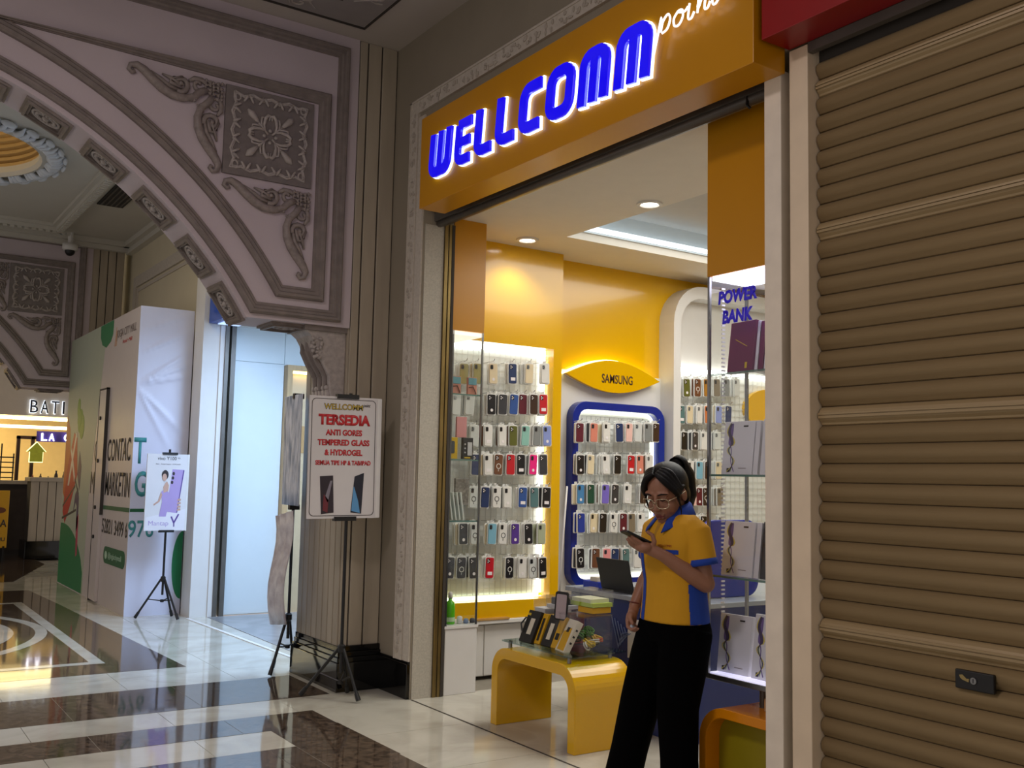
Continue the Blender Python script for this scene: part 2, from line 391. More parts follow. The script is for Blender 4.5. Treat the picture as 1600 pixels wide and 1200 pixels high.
def ceil_mould(x0, x1, y0, y1, name, par, dent=True):
    mb = MB(); frame_z(x0, x1, y0, y1, .05, ZC - .05, ZC, mb); frame_z(x0 + .05, x1 - .05, y0 + .05, y1 - .05, .10, ZC - .09, ZC, mb); frame_z(x0 + .15, x1 - .15, y0 + .15, y1 - .15, .05, ZC - .04, ZC, mb)
    o = mb.build(name, m_ceilY, par)
    if dent:
        d = MB(); n = int((y1 - y0) / .085)
        for k in range(n): y = y0 + .1 + k * .085; d.box(x1 - .135, x1 - .065, y, y + .05, ZC - .115, ZC - .085)
        n = int((x1 - x0) / .085)
        for k in range(n): x = x0 + .1 + k * .085; d.box(x, x + .05, y1 - .135, y1 - .065, ZC - .115, ZC - .085)
        d.build('dentil_row', m_ceilY, o)
ceil_mould(-2.6, 2.36, 8.0, 14.35, 'coffer_moulding', c2)
mb = MB(); mb.box(XW - .16, XW, 7.07, 14.9, ZC - .07, ZC).box(XW - .09, XW, 7.07, 14.9, ZC - .14, ZC - .07).box(-4, XW, 14.68, 14.85, ZC - .07, ZC).box(-4, XW, 14.76, 14.85, ZC - .13, ZC - .07)
mb.build('cornice', m_ceilY, c2)
# lit dome in the ceiling
dome = thing('ceiling_dome', (DX, DY, ZC), 'golden ringed ceiling dome glowing behind the arch', 'ceiling dome')
prof = []
for k in range(14):
    t = k / 14; r = DR * math.cos(t * 1.15); z = .05 + .78 * math.sin(t * 1.2); prof += [(r + .012, z), (r - .045, z + .012), (r - .035, z + .05)]
prof.append((.36, .9))
MB().lathe(prof, 48, (DX, DY, ZC), cap=False).build('ringed_bowl', mat('gilded', sr(206, 176, 120), .42, .2, noise=.1), dome, smooth=False)
MB().lathe([(.02, .9), (.38, .9), (.38, .93), (.02, .93)], 32, (DX, DY, ZC)).build('bowl_cap', m_ceilY, dome)
MB().lathe([(DR + .03, -.03), (DR - .03, -.05), (DR - .06, -.01), (DR - .05, .06), (DR + .01, .06)], 48, (DX, DY, ZC), cap=False).build('rim', m_ceilY, dome)
pe = bpy.data.lights.new('dome_lamp', 'POINT'); pe.energy = 9; pe.color = (1, .80, .50); pe.shadow_soft_size = .2
po = bpy.data.objects.new('dome_lamp', pe); po.location = (DX, DY, ZC + .35); COL.objects.link(po)
leaf = MB()
for s in (-1, 0, 1): leaf.tube([(.0, s * .03, 0), (.05, s * .04, -.035), (.10, s * .05, -.03), (.15, s * .06, -.005)], [.018, .024, .02, .006], 6)
leaf.ell((.155, 0, -.02), (.02, .06, .025), 8, 6)
leaf_me = leaf.mesh('collar_leaf', True)
mleaf = mat('collar_white', sr(214, 220, 226), .5, noise=.05)
for k in range(30):
    a = 2 * PI * k / 30; put('collar_leaf', leaf_me, dome, ((DR + .01) * math.cos(a), (DR + .01) * math.sin(a), -.015), (0, 0, a), mleaf, (1.15, 1.5, 1.4))

# ---- shopfront wall (plane x = 3.35) and its openings
wr = MB()
wr.box(XW, 3.60, 6.165, 7.0, 0, ZC)                              # between the shop and the column
wr = wr.build('wall_right', m_wall, kind='structure')
MB().box(XW, 3.60, -2.5, 6.165, 3.41, ZC).build('wall_right', m_wall, kind='structure')
MB().box(3.362, 3.515, 6.159, 6.165, 0, 3.30).build('jamb_slab', m_stonej, wr)
b = MB().box(3.325, XW, 6.172, 6.60, 0, .235).box(3.335, XW, 6.172, 6.60, .235, .25)
b.build('baseboard_right', m_black, kind='structure', bevel=.004)
m_cream = mat('cream_paint', sr(214, 204, 176), .7, noise=.05, scale=2)
MB().box(XW, 3.55, 10.80, 15.9, 0, ZC).build('wall_right', m_cream, kind='structure'); MB().box(XW, 3.55, 7.0, 10.80, 3.43, ZC).build('wall_right', m_cream, kind='structure')
mb = MB()
fr = [(10.95, 1.0), (14.6, 1.0), (14.6, 4.22), (10.95, 4.22)]
mb.ring(fr, [(11.10, 1.15), (14.45, 1.15), (14.45, 4.07), (11.10, 4.07)], XW - .03, XW, 'x')
mb.ring([(11.13, 1.18), (14.42, 1.18), (14.42, 4.04), (11.13, 4.04)], [(11.17, 1.22), (14.38, 1.22), (14.38, 4.0), (11.17, 4.0)], XW - .015, XW, 'x')
mb.build('trim_1', m_trim, kind='structure')
# carved plaster trim round the shop opening
t2 = MB().box(XW - .022, XW, 6.265, 6.365, .25, 4.22).box(XW - .022, XW, 2.6, 6.265, 4.13, 4.22).box(XW - .028, XW, 6.355, 6.37, .25, 4.235).box(XW - .028, XW, 2.6, 6.37, 4.22, 4.235).box(XW - .012, XW, 6.172, 6.262, .25, 4.10)
t2 = t2.build('trim_2', m_trim, kind='structure')
cv = MB(); rr = random.Random(3)
def sprig(c, ax):
    for k in range(5):
        u = rr.uniform(-.05, .05); w_ = rr.uniform(-.028, .028)
        p = (XW - .024, c[0] + (w_ if ax == 'z' else u), c[1] + (u if ax == 'z' else w_))
        a = rr.uniform(0, PI); cv.ell(p, (.007, .006 + .014 * abs(math.cos(a)), .006 + .014 * abs(math.sin(a))), 6, 4)
for k in range(33): sprig((6.31, .35 + k * .117), 'z')
for k in range(19): sprig((6.2 - k * .12, 4.175), 'y')
cv.build('carved_sprigs', mat('sprig_plaster', sr(188, 178, 164), .6, noise=.2), t2)
# right-hand jamb pilasters beside the shutter, corridor light put into their pale colours
MB().box(XW, 3.60, 2.916, 3.012, 0, 3.335).build('trim_3', mat('pilaster_pale_lit', sr(240, 228, 208), .5, noise=.12, scale=8), kind='structure', bevel=.004)
MB().box(3.42, 3.60, 2.868, 2.92, 0, 3.42).build('trim_4', m_groove, kind='structure')
MB().box(XW, 3.60, 2.768, 2.868, 0, 3.40).build('trim_5', mat('pilaster_cream_lit', sr(232, 212, 182), .5, noise=.10, scale=6), kind='structure', bevel=.004)

# ---- shop shell
sf = MB().box(3.6, 9, YS, 7.0, 0, 3.6).build('wall_back', m_yel, kind='structure')
MB().box(8.9, 9.0, 1.4, YS, 0, 3.6).build('wall_far', m_yel, kind='structure')
MB().box(3.6, 8.9, 1.3, 1.4, 0, 3.6).build('wall_front', m_white, kind='structure')
TX0, TX1, TY0, TY1 = 4.57, 7.6, 2.9, 6.10
sc_ = MB().box(3.6, TX0, 1.4, YS, ZS, ZS + .06).box(TX1, 8.9, 1.4, YS, ZS, ZS + .06).box(TX0, TX1, 1.4, TY0, ZS, ZS + .06).box(TX0, TX1, TY1, YS, ZS, ZS + .06)
sc_ = sc_.build('ceiling', m_shopceil, kind='structure')
MB().box(3.6, 8.9, 1.4, YS, ZS + .24, ZS + .28).build('tray_lid', mat('tray_grey', sr(190, 190, 188), .8, noise=.04), sc_)
t = MB(); t.box(TX0 - .02, TX1 + .02, TY1 - .02, TY1, ZS + .06, ZS + .24).box(TX0 - .02, TX0, TY0, TY1, ZS + .06, ZS + .24).box(TX1, TX1 + .02, TY0, TY1, ZS + .06, ZS + .24).box(TX0, TX1, TY0 - .02, TY0, ZS + .06, ZS + .24)
t.build('tray_side', mat('tray_white', sr(215, 225, 230), .7, noise=.03), sc_)
MB().box(TX0, TX1, TY1 - .10, TY1 - .02, ZS + .075, ZS + .09).box(TX0 + .02, TX0 + .10, TY0, TY1 - .1, ZS + .075, ZS + .09).build('tray_light', mat('led_tray', (1, 1, 1), .5, emit=1.3, ecol=(.85, .95, 1)), sc_)
# yellow front layer of the side wall round the first display recess, and the ledge step
fw = MB().box(3.876, 4.915, 6.60, YS, 2.575, ZS).box(4.83, 4.915, 6.60, YS, .43, 2.575).box(3.60, 4.83, 6.60, YS, .43, .565)
fw.build('wall_back', m_yel, kind='structure')
# ================================================================== ARCH WALLS
ACX, ACZ, AR = -.417, .9265, 3.143
def arch_wall(y0, dep, fx, fz, sc, ztop, detail, name):
    """fx, fz map the near arch's x, z to this arch"""
    a0 = math.asin((2.57 - ACZ) / AR)
    arc = [(ACX + AR * math.cos(a), ACZ + AR * math.sin(a)) for a in [a0 + (PI - 2 * a0) * k / 56 for k in range(57)]]
    F = lambda p: (fx(p[0]), fz(p[1]))
    xr = 3.03
    poly = [(fx(xr), ztop), (fx(xr), fz(2.57))] + [F(p) for p in arc] + [(fx(2 * ACX - xr), fz(2.57)), (fx(2 * ACX - xr), ztop)]
    mb = MB(); n = len(poly)
    # front and back as quad strips so that the curve stays clean
    strip = [(fx(xr), fz(2.57))] + [F(p) for p in arc] + [(fx(2 * ACX - xr), fz(2.57))]
    for a, b in zip(strip[:-1], strip[1:]):
        mb.add([(a[0], y0, a[1]), (b[0], y0, b[1]), (b[0], y0, ztop), (a[0], y0, ztop)], [(0, 1, 2, 3)])
        mb.add([(a[0], y0 + dep, a[1]), (b[0], y0 + dep, b[1]), (b[0], y0 + dep, ztop), (a[0], y0 + dep, ztop)], [(0, 1, 2, 3)])
        mb.add([(a[0], y0, a[1]), (b[0], y0, b[1]), (b[0], y0 + dep, b[1]), (a[0], y0 + dep, a[1])], [(0, 1, 2, 3)])
    w = mb.build(name, m_arch, kind='structure')
    # mouldings
    zt = min(fz(4.645), ztop - .06)
    P1 = [(0, 0), (0, .03), (.012, .045), (.028, .045), (.036, .03), (.052, .03), (.062, .018), (.078, .018), (.083, 0)]
    P1 = [(a * sc, b * sc) for a, b in P1]
    out = [(fx(2.945), zt), (fx(2.945), fz(2.60))] + [(fx(ACX + (AR + .035) * math.cos(a)), fz(ACZ + (AR + .035) * math.sin(a))) for a in [a0 + .005 + (PI - 2 * a0 - .01) * k / 56 for k in range(57)]] + [(fx(2 * ACX - 2.945), fz(2.60)), (fx(2 * ACX - 2.945), zt)]
    MB().sweep(out, P1, y0, closed=True, flip=-1).build('outer_moulding', m_mould, w)
    R2 = AR + .255; zi = fz(4.262) if sc == 1 else min(fz(4.262), zt - .3)
    zz = 4.262; P2 = [(0, 0), (0, .03), (.012, .042), (.03, .042), (.04, .028), (.06, .028), (.07, .014), (.085, .014), (.088, 0)]
    P2 = [(a * sc, b * sc) for a, b in P2]
    az = math.asin((2.735 - ACZ) / R2); am = math.asin((zz - .30 - ACZ) / R2) if False else math.radians(80)
    am = math.acos(max(-1, min(1, 0.0)));
    # the spandrel panel: right side, foot, arc up to where it meets the top line
    at_ = math.asin(min(1, (zz - .02 - ACZ) / R2))
    pan = [(fx(2.81), zi), (fx(2.81), fz(2.735))] + [(fx(ACX + R2 * math.cos(a)), fz(ACZ + R2 * math.sin(a))) for a in [az + (at_ - az) * k / 26 for k in range(27)]]
    MB().sweep(pan, P2, y0, closed=True, flip=-1).build('panel_moulding', m_mould, w)
    pm = [(fx(2 * ACX) - p[0] + (fx(0)), p[1]) for p in pan] if False else [(2 * fx(ACX) - p[0], p[1]) for p in pan]
    MB().sweep(pm, P2, y0, closed=True, flip=1).build('panel_moulding', m_mould, w)
    # soffit panels
    for k, adeg in enumerate((78.5, 71.2, 63.8, 56.1, 48.4, 40.9, 34.0)):
        a = math.radians(adeg); soffit_panel(w, Matrix.Translation((fx(ACX + AR * math.cos(a)), y0 + dep / 2, fz(ACZ + AR * math.sin(a)))) @ Matrix.Rotation(-(a - PI / 2) , 4, 'Y') @ Matrix.Scale(sc, 4))
    soffit_panel(w, Matrix.Translation((fx(2.62), y0 + dep / 2, fz(2.57))) @ Matrix.Scale(sc, 4))
    # carved plaque and scrolls
    ornaments(w, y0, fx, fz, sc)
    return w
_sp = {}
def soffit_panel(w, M):
    if not _sp:
        hx, hy = .155, .155; mb = MB()
        def rg(a, b, z0, z1): mb.ring([(-hx + a, -hy + a), (hx - a, -hy + a), (hx - a, hy - a), (-hx + a, hy - a)], [(-hx + b, -hy + b), (hx - b, -hy + b), (hx - b, hy - b), (-hx + b, hy - b)], z0, z1, 'z')
        rg(0, .02, -.018, 0); rg(.02, .04, -.032, 0); rg(.04, .055, -.020, 0)
        _sp['frame'] = mb.mesh('soffit_frame')
        mb = MB().box(-hx + .055, hx - .055, -hy + .055, hy - .055, -.006, 0); _sp['back'] = mb.mesh('soffit_back')
        mb = MB()
        mb.tube([(.088 * math.cos(t), .075 * math.sin(t), -.01) for t in [2 * PI * k / 20 for k in range(21)]], .010, 6)
        rr2 = random.Random(5)
        for k in range(16):
            t = 2 * PI * k / 16; mb.ell((.06 * math.cos(t), .05 * math.sin(t), -.012), (.014, .012, .012), 6, 4)
        mb.ell((0, 0, -.014), (.024, .024, .016), 8, 5); _sp['oval'] = mb.mesh('soffit_rosette', True)
    o = put('soffit_frame', _sp['frame'], w, m=m_mould); o.matrix_parent_inverse = world_of(w).inverted(); o.matrix_basis = M
    for n_, mm in (('back', m_carve), ('oval', m_carvl)):
        c = put({'back': 'soffit_field', 'oval': 'soffit_rosette'}[n_], _sp[n_], o, m=mm)
_or = {}
def wing(mb, F):
    """acanthus wing: F maps (u from the corner, v away from the edge, h relief) to the wall"""
    def tb(pts, rs): mb.tube([F(*p) for p in pts], [r_ * 1.22 for r_ in rs], 7)
    def sp(c, r, n, a0, d, rad):
        tb([(c[0] + r * (1 - k / n * .85) * math.cos(a0 + d * k * .55), c[1] + r * (1 - k / n * .85) * math.sin(a0 + d * k * .55), .012) for k in range(n)], [rad * (1 - .4 * k / n) for k in range(n)])
    tb([(.115, .075, .012), (.16, .10, .016), (.205, .148, .018), (.27, .168, .02), (.34, .162, .02), (.41, .13, .02), (.47, .085, .018), (.53, .035, .016), (.575, .012, .014), (.612, .022, .012), (.622, .05, .012), (.602, .068, .012), (.585, .055, .012)], [.02, .022, .02, .022, .024, .026, .026, .024, .02, .016, .013, .012, .014])
    for d, l_ in ((.0, 1.0), (.024, .88), (.048, .74), (.072, .6)):
        tb([(.30 - d * .4, .145 - d, .014), (.37 - d * .2, .132 - d * 1.1, .02), (.44 * l_ + .04 - d * .3, .092 - d * .9, .018), (.53 * l_ + .02, .025 + .02 * (1 - l_), .010)], [.009, .013, .013, .005])
    sp((.29, .07), .062, 13, 1.2, 1, .017); mb.ell(F(.288, .068, .016), (.016, .016, .016), 8, 5)
    sp((.17, .05), .040, 10, 2.0, -1, .013)
    tb([(.12, .03, .012), (.15, .012, .014), (.20, .012, .014), (.235, .035, .012)], [.012, .014, .014, .008])
    for k in range(6): a = k * 1.047; mb.ell(F(.205 + .02 * math.cos(a), .15 + .02 * math.sin(a), .022), (.012, .012, .010), 6, 4)
    mb.ell(F(.205, .15, .03), (.011, .011, .011), 6, 4)
def ornaments(w, y0, fx, fz, sc):
    if not _or:
        sq_ = Vector((0, 1, 0))
        mb = MB()
        wing(mb, lambda u, v, h: (-u, -h, -v)); _or['wing'] = mb.mesh('acanthus_wing', True)
        mb = MB(); wing(mb, lambda u, v, h: (-v, -h, -u)); _or['wing2'] = mb.mesh('acanthus_wing', True)
        mb = MB(); rr = random.Random(2)
        for i in range(5):
            for j in range(5):
                if i + j > 6: continue
                c = (-.014 - i * .027 + rr.uniform(-.004, .004), -.016, -.014 - j * .027 + rr.uniform(-.004, .004))
                mb.ell(c, (.014, .016, .014), 6, 4)
                for k in range(3): a = k * 2.1 + i; mb.ell((c[0] + .011 * math.cos(a), -.024, c[2] + .011 * math.sin(a)), (.006, .006, .006), 5, 3)
        _or['cluster'] = mb.mesh('flower_cluster', True)
        h = .32; mb = MB().box(-h, h, -.02, 0, -.31, .31); _or['slab'] = mb.mesh('plaque_slab')
        mb = MB(); i0 = .262; 
        wav = []
        for side in range(4):
            for k in range(16):
                t = -i0 + 2 * i0 * k / 16; o_ = i0 + .012 * math.cos(k * PI / 2)
                wav.append([(t, o_), (o_, -t), (-t, -o_), (-o_, t)][side])
        for rad_, dd in ((.009, 0), (.006, -.05)):
            pts = [((x * (1 + dd * .9)), -.022, z * (1 + dd * .9)) for x, z in wav]; mb.tube(pts + [pts[0]], rad_, 6)
        def leafb(cx_, cz_, ang):
            R = Matrix.Rotation(ang, 3, 'Y')
            for s in (-1, 1):
                mb.tube([Vector((cx_, -.024, cz_)) + R @ Vector(p) for p in ((s * .006, 0, .028), (s * .014, -.008, .006), (s * .030, -.004, -.02), (s * .036, 0, -.026))], [.006, .010, .008, .004], 6)
        for k in (-1.5, -.5, .5, 1.5):
            for sd, (dx, dz) in enumerate(((0, 1), (1, 0), (0, -1), (-1, 0))):
                leafb(dx * .238 + (k * .108 if dx == 0 else 0), dz * .238 + (k * .108 if dz == 0 else 0), sd * PI / 2)
        for sx in (-1, 1):
            for sz in (-1, 1):
                mb.tube([(sx * .238 + .020 * math.cos(t), -.024, sz * .238 + .026 * math.sin(t)) for t in [2 * PI * k / 10 for k in range(11)]], .007, 6)
        _or['border'] = mb.mesh('leaf_border', True)
        mb = MB()
        R = Matrix.Rotation(-PI / 4, 3, 'Y')
        def T(u, v, hh=.026): return R @ Vector((v, -hh, u))
        mb.tube([T(.02, 0), T(.08, 0), T(.12, 0)], [.008, .007, .010], 6)
        mb.tube([T(.12, 0), T(.15, 0), T(.20, 0), T(.235, 0)], [.010, .018, .026, .006], 8)
        for s in (-1, 1):
            mb.tube([T(.05, 0), T(.085, s * .02), T(.115, s * .06), T(.12, s * .092), T(.095, s * .106), T(.075, s * .088)], [.006, .010, .014, .014, .009, .006], 6)
            mb.tube([T(.085, 0), T(.115, s * .02), T(.135, s * .045), T(.125, s * .062)], [.005, .008, .008, .005], 6)
            mb.ell(T(.03, s * .03), (.014, .010, .014), 6, 4)
        _or['fleur'] = mb.mesh('fleur_de_lis', True)
    def place(name, me, parent, x, z, m, rot=0):
        o = put(name, me, parent, m=m); o.matrix_parent_inverse = world_of(parent).inverted(); o.matrix_basis = Matrix.Translation((fx(x), y0, fz(z))) @ Matrix.Rotation(rot, 4, 'Y') @ Matrix.Scale(sc, 4); return o
    s = place('plaque', _or['slab'], w, 2.362, 3.848, m_carve)
    put('leaf_border', _or['border'], s, m=m_carvl)
    for k in range(4): put('fleur_de_lis', _or['fleur'], s, rot=(0, k * PI / 2, 0), m=m_carvl)
    for cx_, cz_ in ((2.025, 4.155), (2.680, 3.505)):
        c = place('flower_cluster', _or['cluster'], w, cx_, cz_, m_wing)
        put('acanthus_wing', _or['wing'], c, m=m_wing); put('acanthus_wing', _or['wing2'], c, m=m_wing)
arch_wall(YA, .42, lambda x: x, lambda z: z, 1, ZC, True, 'wall_back')
s2 = 1.05
arch_wall(14.85, .42, lambda x: s2 * (x - 2.362) + 2.115, lambda z: s2 * (z - 3.848) + 3.945, s2, ZC, True, 'wall_far')

# ================================================================== COLUMNS
def column(y0, y1, x0, x1, zt, label, nside, nfront):
    c = thing('column', ((x0 + x1) / 2, (y0 + y1) / 2, 0), label, 'column', 'fluted corridor columns')
    MB().box(x0 + .014, x1, y0 + .014, y1, .30, zt).build('core', m_groove, c)
    sw = (y1 - y0 - .01) / nside
    for k in range(nside): a = y0 + .016 + k * sw; MB().box(x0, x0 + .02, a + .006, a + sw - .006, .30, zt).build('fluted_strip', m_col, c, bevel=.003, seg=1)
    xs = [x0 + .003, x0 + .075, x0 + .19, x1] if nfront == 3 else [x0 + .003 + (x1 - x0) * k / nfront for k in range(nfront + 1)]
    for a, b in zip(xs[:-1], xs[1:]): MB().box(a + .005, b - .007, y0, y0 + .02, .30, zt).build('fluted_strip', m_col, c, bevel=.004, seg=1)
    p = MB().box(x0 - .03, x1, y0 - .06, y1 + .03, 0, .20).box(x0 - .022, x1, y0 - .05, y1 + .022, .20, .235).box(x0 - .012, x1, y0 - .035, y1 + .012, .235, .27).box(x0 - .006, x1, y0 - .02, y1, .27, .31)
    p.build('plinth', m_black, c, bevel=.004)
    return c
column(YA, 7.42, 3.03, XW, ZC, 'pale fluted column with black granite plinth beside the shop entrance', 8, 3)
column(14.86, 15.27, 2.80, 3.24, ZC, 'far fluted column standing above the green and white kiosk', 5, 4)
# carved corbel under the near arch
cb = thing('corbel', (2.98, 6.85, 2.1), 'carved plaster corbel bracket under the right foot of the arch', 'corbel')
pr = [(3.03, 2.57), (2.72, 2.57), (2.72, 2.53), (2.76, 2.50), (2.79, 2.45), (2.81, 2.38), (2.86, 2.30), (2.905, 2.22), (2.915, 2.12), (2.93, 2.06), (3.03, 2.03)]
MB().prism(pr, 6.70, 7.0, 'y').build('bracket', m_carvl, cb, bevel=.008)
mb = MB().box(2.70, 3.03, 6.68, 7.02, 2.535, 2.57)
for y in (6.76, 6.85, 6.94):
    mb.tube([(2.80, y, 2.47), (2.80, y, 2.40), (2.845, y, 2.31), (2.90, y, 2.22), (2.905, y, 2.12)], [.02, .028, .026, .022, .014], 8)
mb.build('ribs', m_mould, cb)
mb = MB(); rr = random.Random(8)
for k in range(26): mb.ell((2.80 + rr.uniform(-.03, .05), rr.choice((6.695, 6.71)), 2.50 - rr.uniform(0, .16)), (.016, .016, .014), 6, 4)
mb.build('flower_cluster', m_carvl, cb, smooth=True)
mb = MB()
for y in (6.74, 6.80, 6.86, 6.92, 6.97):
    mb.ell((2.91, y, 2.135), (.022, .024, .02), 8, 5); mb.tube([(2.915, y, 2.12), (2.925, y, 2.04), (2.955, y, 1.98)], [.022, .02, .006], 7)
mb.build('leaf_drop', m_carvl, cb, smooth=True)
# ================================================================== NEIGHBOURING UNIT
m_hoard = mat('hoarding_white', sr(214, 224, 226), .35, noise=.02)
hb = MB().box(3.50, 7.0, 10.70, 10.80, 0, 3.42).build('wall_left', m_hoard, kind='structure')
for x0, x1, z0, z1 in ((3.53, 4.092, .01, 2.725), (3.53, 4.092, 2.731, 3.40), (4.098, 4.6, 2.731, 3.40), (4.605, 5.4, 2.731, 3.40), (4.605, 5.4, .01, 2.725)):
    MB().box(x0, x1, 10.685, 10.70, z0, z1).build('hoarding_panel', m_hoard, hb)
MB().box(6.9, 7.0, 7.07, 10.7, 0, 3.42).build('wall_far', m_white, kind='structure')
MB().box(3.6, 7.0, 7.02, 7.44, 0, 3.05).build('wall_left', m_white, kind='structure')
MB().box(3.55, 7.0, 7.0, 10.8, 3.10, 3.16).build('ceiling', m_white, kind='structure')
pl = MB().box(3.17, 3.35, 10.66, 10.98, 0, ZC - .14).build('wall_right', m_white, kind='structure')
MB().box(3.40, 3.44, 10.62, 10.70, 0, 3.2).box(3.47, 3.52, 10.63, 10.70, 0, 3.2).build('trim_6', m_dsteel, kind='structure')
MB().box(3.35, 3.40, 10.64, 10.80, 0, 3.42).build('trim_7', m_white, kind='structure')
bf = thing('blue_fascia', (3.35, 8.8, 3.06), 'deep blue fascia box over the white-panelled unit behind the arch', 'fascia')
MB().box(3.22, 3.54, 7.46, 10.65, 3.10, 3.425).build('box', mat('fascia_blue', sr(16, 74, 176), .25, noise=.05), bf)
MB().box(3.30, 3.53, 7.5, 10.6, 3.092, 3.10).build('underside_light', mat('blue_light', (1, 1, 1), .5, emit=1.2, ecol=(.35, .55, 1)), bf)
# timber framed doorway in the hoarding
df = MB(); df.box(4.10, 4.16, 10.58, 10.70, 0, 2.72).box(4.60, 4.66, 10.58, 10.70, 0, 2.72).box(4.16, 4.60, 10.58, 10.70, 2.66, 2.72)
df = df.build('door_1', mat('pale_timber', sr(196, 164, 118), .5, noise=.2, scale=6, stretch=(6, 6, .6)), kind='structure')
MB().box(4.16, 4.60, 10.675, 10.69, 0, 2.66).build('door_leaf', mat('timber_leaf', sr(214, 190, 150), .5, noise=.12, scale=5), df)
MB().box(4.28, 4.48, 10.665, 10.675, 1.75, 2.05).build('door_panel', mat('timber_dark', sr(190, 150, 96), .5, noise=.1), df)
MB().box(4.17, 4.59, 10.60, 10.62, 2.63, 2.655).build('lintel_light', m_ledw, df)

# ================================================================== KIOSK WITH PRINTED SIDES
m_kw = mat('banner_white', sr(202, 192, 190), .42, noise=.03)
m_kfab = mat('banner_fabric_blue_lit', sr(212, 213, 230), .38, noise=.02)  # white fabric; blue spill from the neighbouring unit tinted into its colour
KX, KY0, KY1, KZ = 2.60, 11.0, 14.78, 3.27
kk = thing('promotion_kiosk', (2.9, 12.9, 0), 'tall white and green kiosk printed with contact marketing lettering', 'kiosk')
MB().box(KX, 3.165, KY0 + .01, KY1, 0, KZ).build('body', m_kw, kk)
# draped fabric on the end that faces the camera, with tension folds
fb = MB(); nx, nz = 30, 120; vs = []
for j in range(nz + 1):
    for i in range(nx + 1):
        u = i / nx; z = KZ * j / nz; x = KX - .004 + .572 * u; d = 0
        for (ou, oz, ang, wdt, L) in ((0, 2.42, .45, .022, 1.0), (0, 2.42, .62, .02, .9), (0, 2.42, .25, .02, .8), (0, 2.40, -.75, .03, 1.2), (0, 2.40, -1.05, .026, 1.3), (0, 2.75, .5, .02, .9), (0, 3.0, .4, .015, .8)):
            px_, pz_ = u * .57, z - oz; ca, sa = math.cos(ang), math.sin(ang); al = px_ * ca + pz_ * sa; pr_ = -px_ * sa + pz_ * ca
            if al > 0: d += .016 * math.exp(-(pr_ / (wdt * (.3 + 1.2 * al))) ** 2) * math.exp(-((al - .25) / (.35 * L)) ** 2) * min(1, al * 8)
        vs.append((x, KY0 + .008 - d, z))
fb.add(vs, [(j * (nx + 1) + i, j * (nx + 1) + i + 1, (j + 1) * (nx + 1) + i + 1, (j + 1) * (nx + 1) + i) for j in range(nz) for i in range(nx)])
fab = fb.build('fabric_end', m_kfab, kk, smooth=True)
m_gr = m_print('green', (20, 120, 70)); m_gd = m_print('dark_green', (24, 92, 52)); m_tl = m_print('teal', (60, 140, 140)); m_ink = m_print('ink', (52, 44, 44)); m_gp = m_print('pale_green', (176, 184, 164))
m_or = m_print('orange', (196, 84, 20)); m_rd = m_print('red', (186, 22, 26)); m_lg = m_print('leaf', (110, 150, 50)); m_vi = m_print('violet', (70, 50, 90)); m_pk = m_print('rose', (190, 50, 90))
def kp(name, pts, m, d=.003, parent=kk):
    return MB().prism([(y, z) for y, z in pts], KX - d, KX + .001, 'x').build(name, m, parent)
kp('pale_green_print', [(14.77, .01), (14.77, 3.265), (12.6, 3.265), (13.1, 1.2), (13.15, .01)], m_gp, .002)
kp('leaf_print', [(12.95, 3.265), (12.93, 3.12), (12.82, 3.02), (12.6, 2.97), (12.38, 3.02), (12.28, 3.10), (12.27, 3.265)], m_gr)
kp('dome_print', [(14.76, .01)] + [(13.2 + 1.56 * k / 12, .80 * math.sqrt(max(0, 1 - ((k / 12 - .9) / .95) ** 2)) ) for k in range(12, -1, -1)] + [(13.2, .01)], m_gr)
kp('orange_print', [(14.75, 1.2), (14.75, 2.25), (14.5, 2.05), (14.35, 1.6), (14.55, 1.1)], m_or)
kp('red_print', [(14.68, .95), (14.52, 1.55), (14.2, 2.0), (14.0, 1.92), (13.86, 1.45), (14.2, 1.05), (14.5, .80)], m_rd, .004)
kp('white_bar_print', [(14.45, 1.3), (14.35, 1.3), (14.0, 1.98), (14.08, 2.0)], m_kw, .005); kp('white_bar_print', [(14.3, 1.8), (14.36, 1.75), (14.02, 1.35), (13.98, 1.42)], m_kw, .0055)
kp('violet_print', [(13.78, 1.75), (13.62, 1.55), (13.66, 1.25), (13.85, 1.45)], m_vi, .004)
kp('violet_arc_print', [(13.98, .95), (13.9, 1.2), (13.75, 1.28), (13.66, 1.15), (13.64, .8), (13.72, .72), (13.76, 1.05), (13.85, 1.1)], m_vi, .004)
kp('rose_print', [(13.75, .9), (13.62, .95), (13.58, .45), (13.66, .42)], m_pk, .004)
for a, b in (((14.7, 1.02), (13.95, 1.30)), ((14.7, .86), (13.8, 1.0)), ((14.0, 1.4), (13.7, 1.2))):
    mb = MB(); ribbon(mb, [a, b], .03, KX - .0045, KX, 'x'); mb.build('line_print', m_ink, kk)
for q_, (dy, z0, z1, ww) in enumerate(((0, 1.98, 2.30, .16), (-.12, 1.90, 2.22, .14), (.14, 2.18, 2.44, .09), (.05, 2.05, 2.28, .13))):
    kp('tree_print', [(13.86 + dy + ww * math.cos(t), (z0 + z1) / 2 + (z1 - z0) / 2 * math.sin(t)) for t in [2 * PI * k / 14 for k in range(14)]], m_lg, .004 + q_ * .0006)
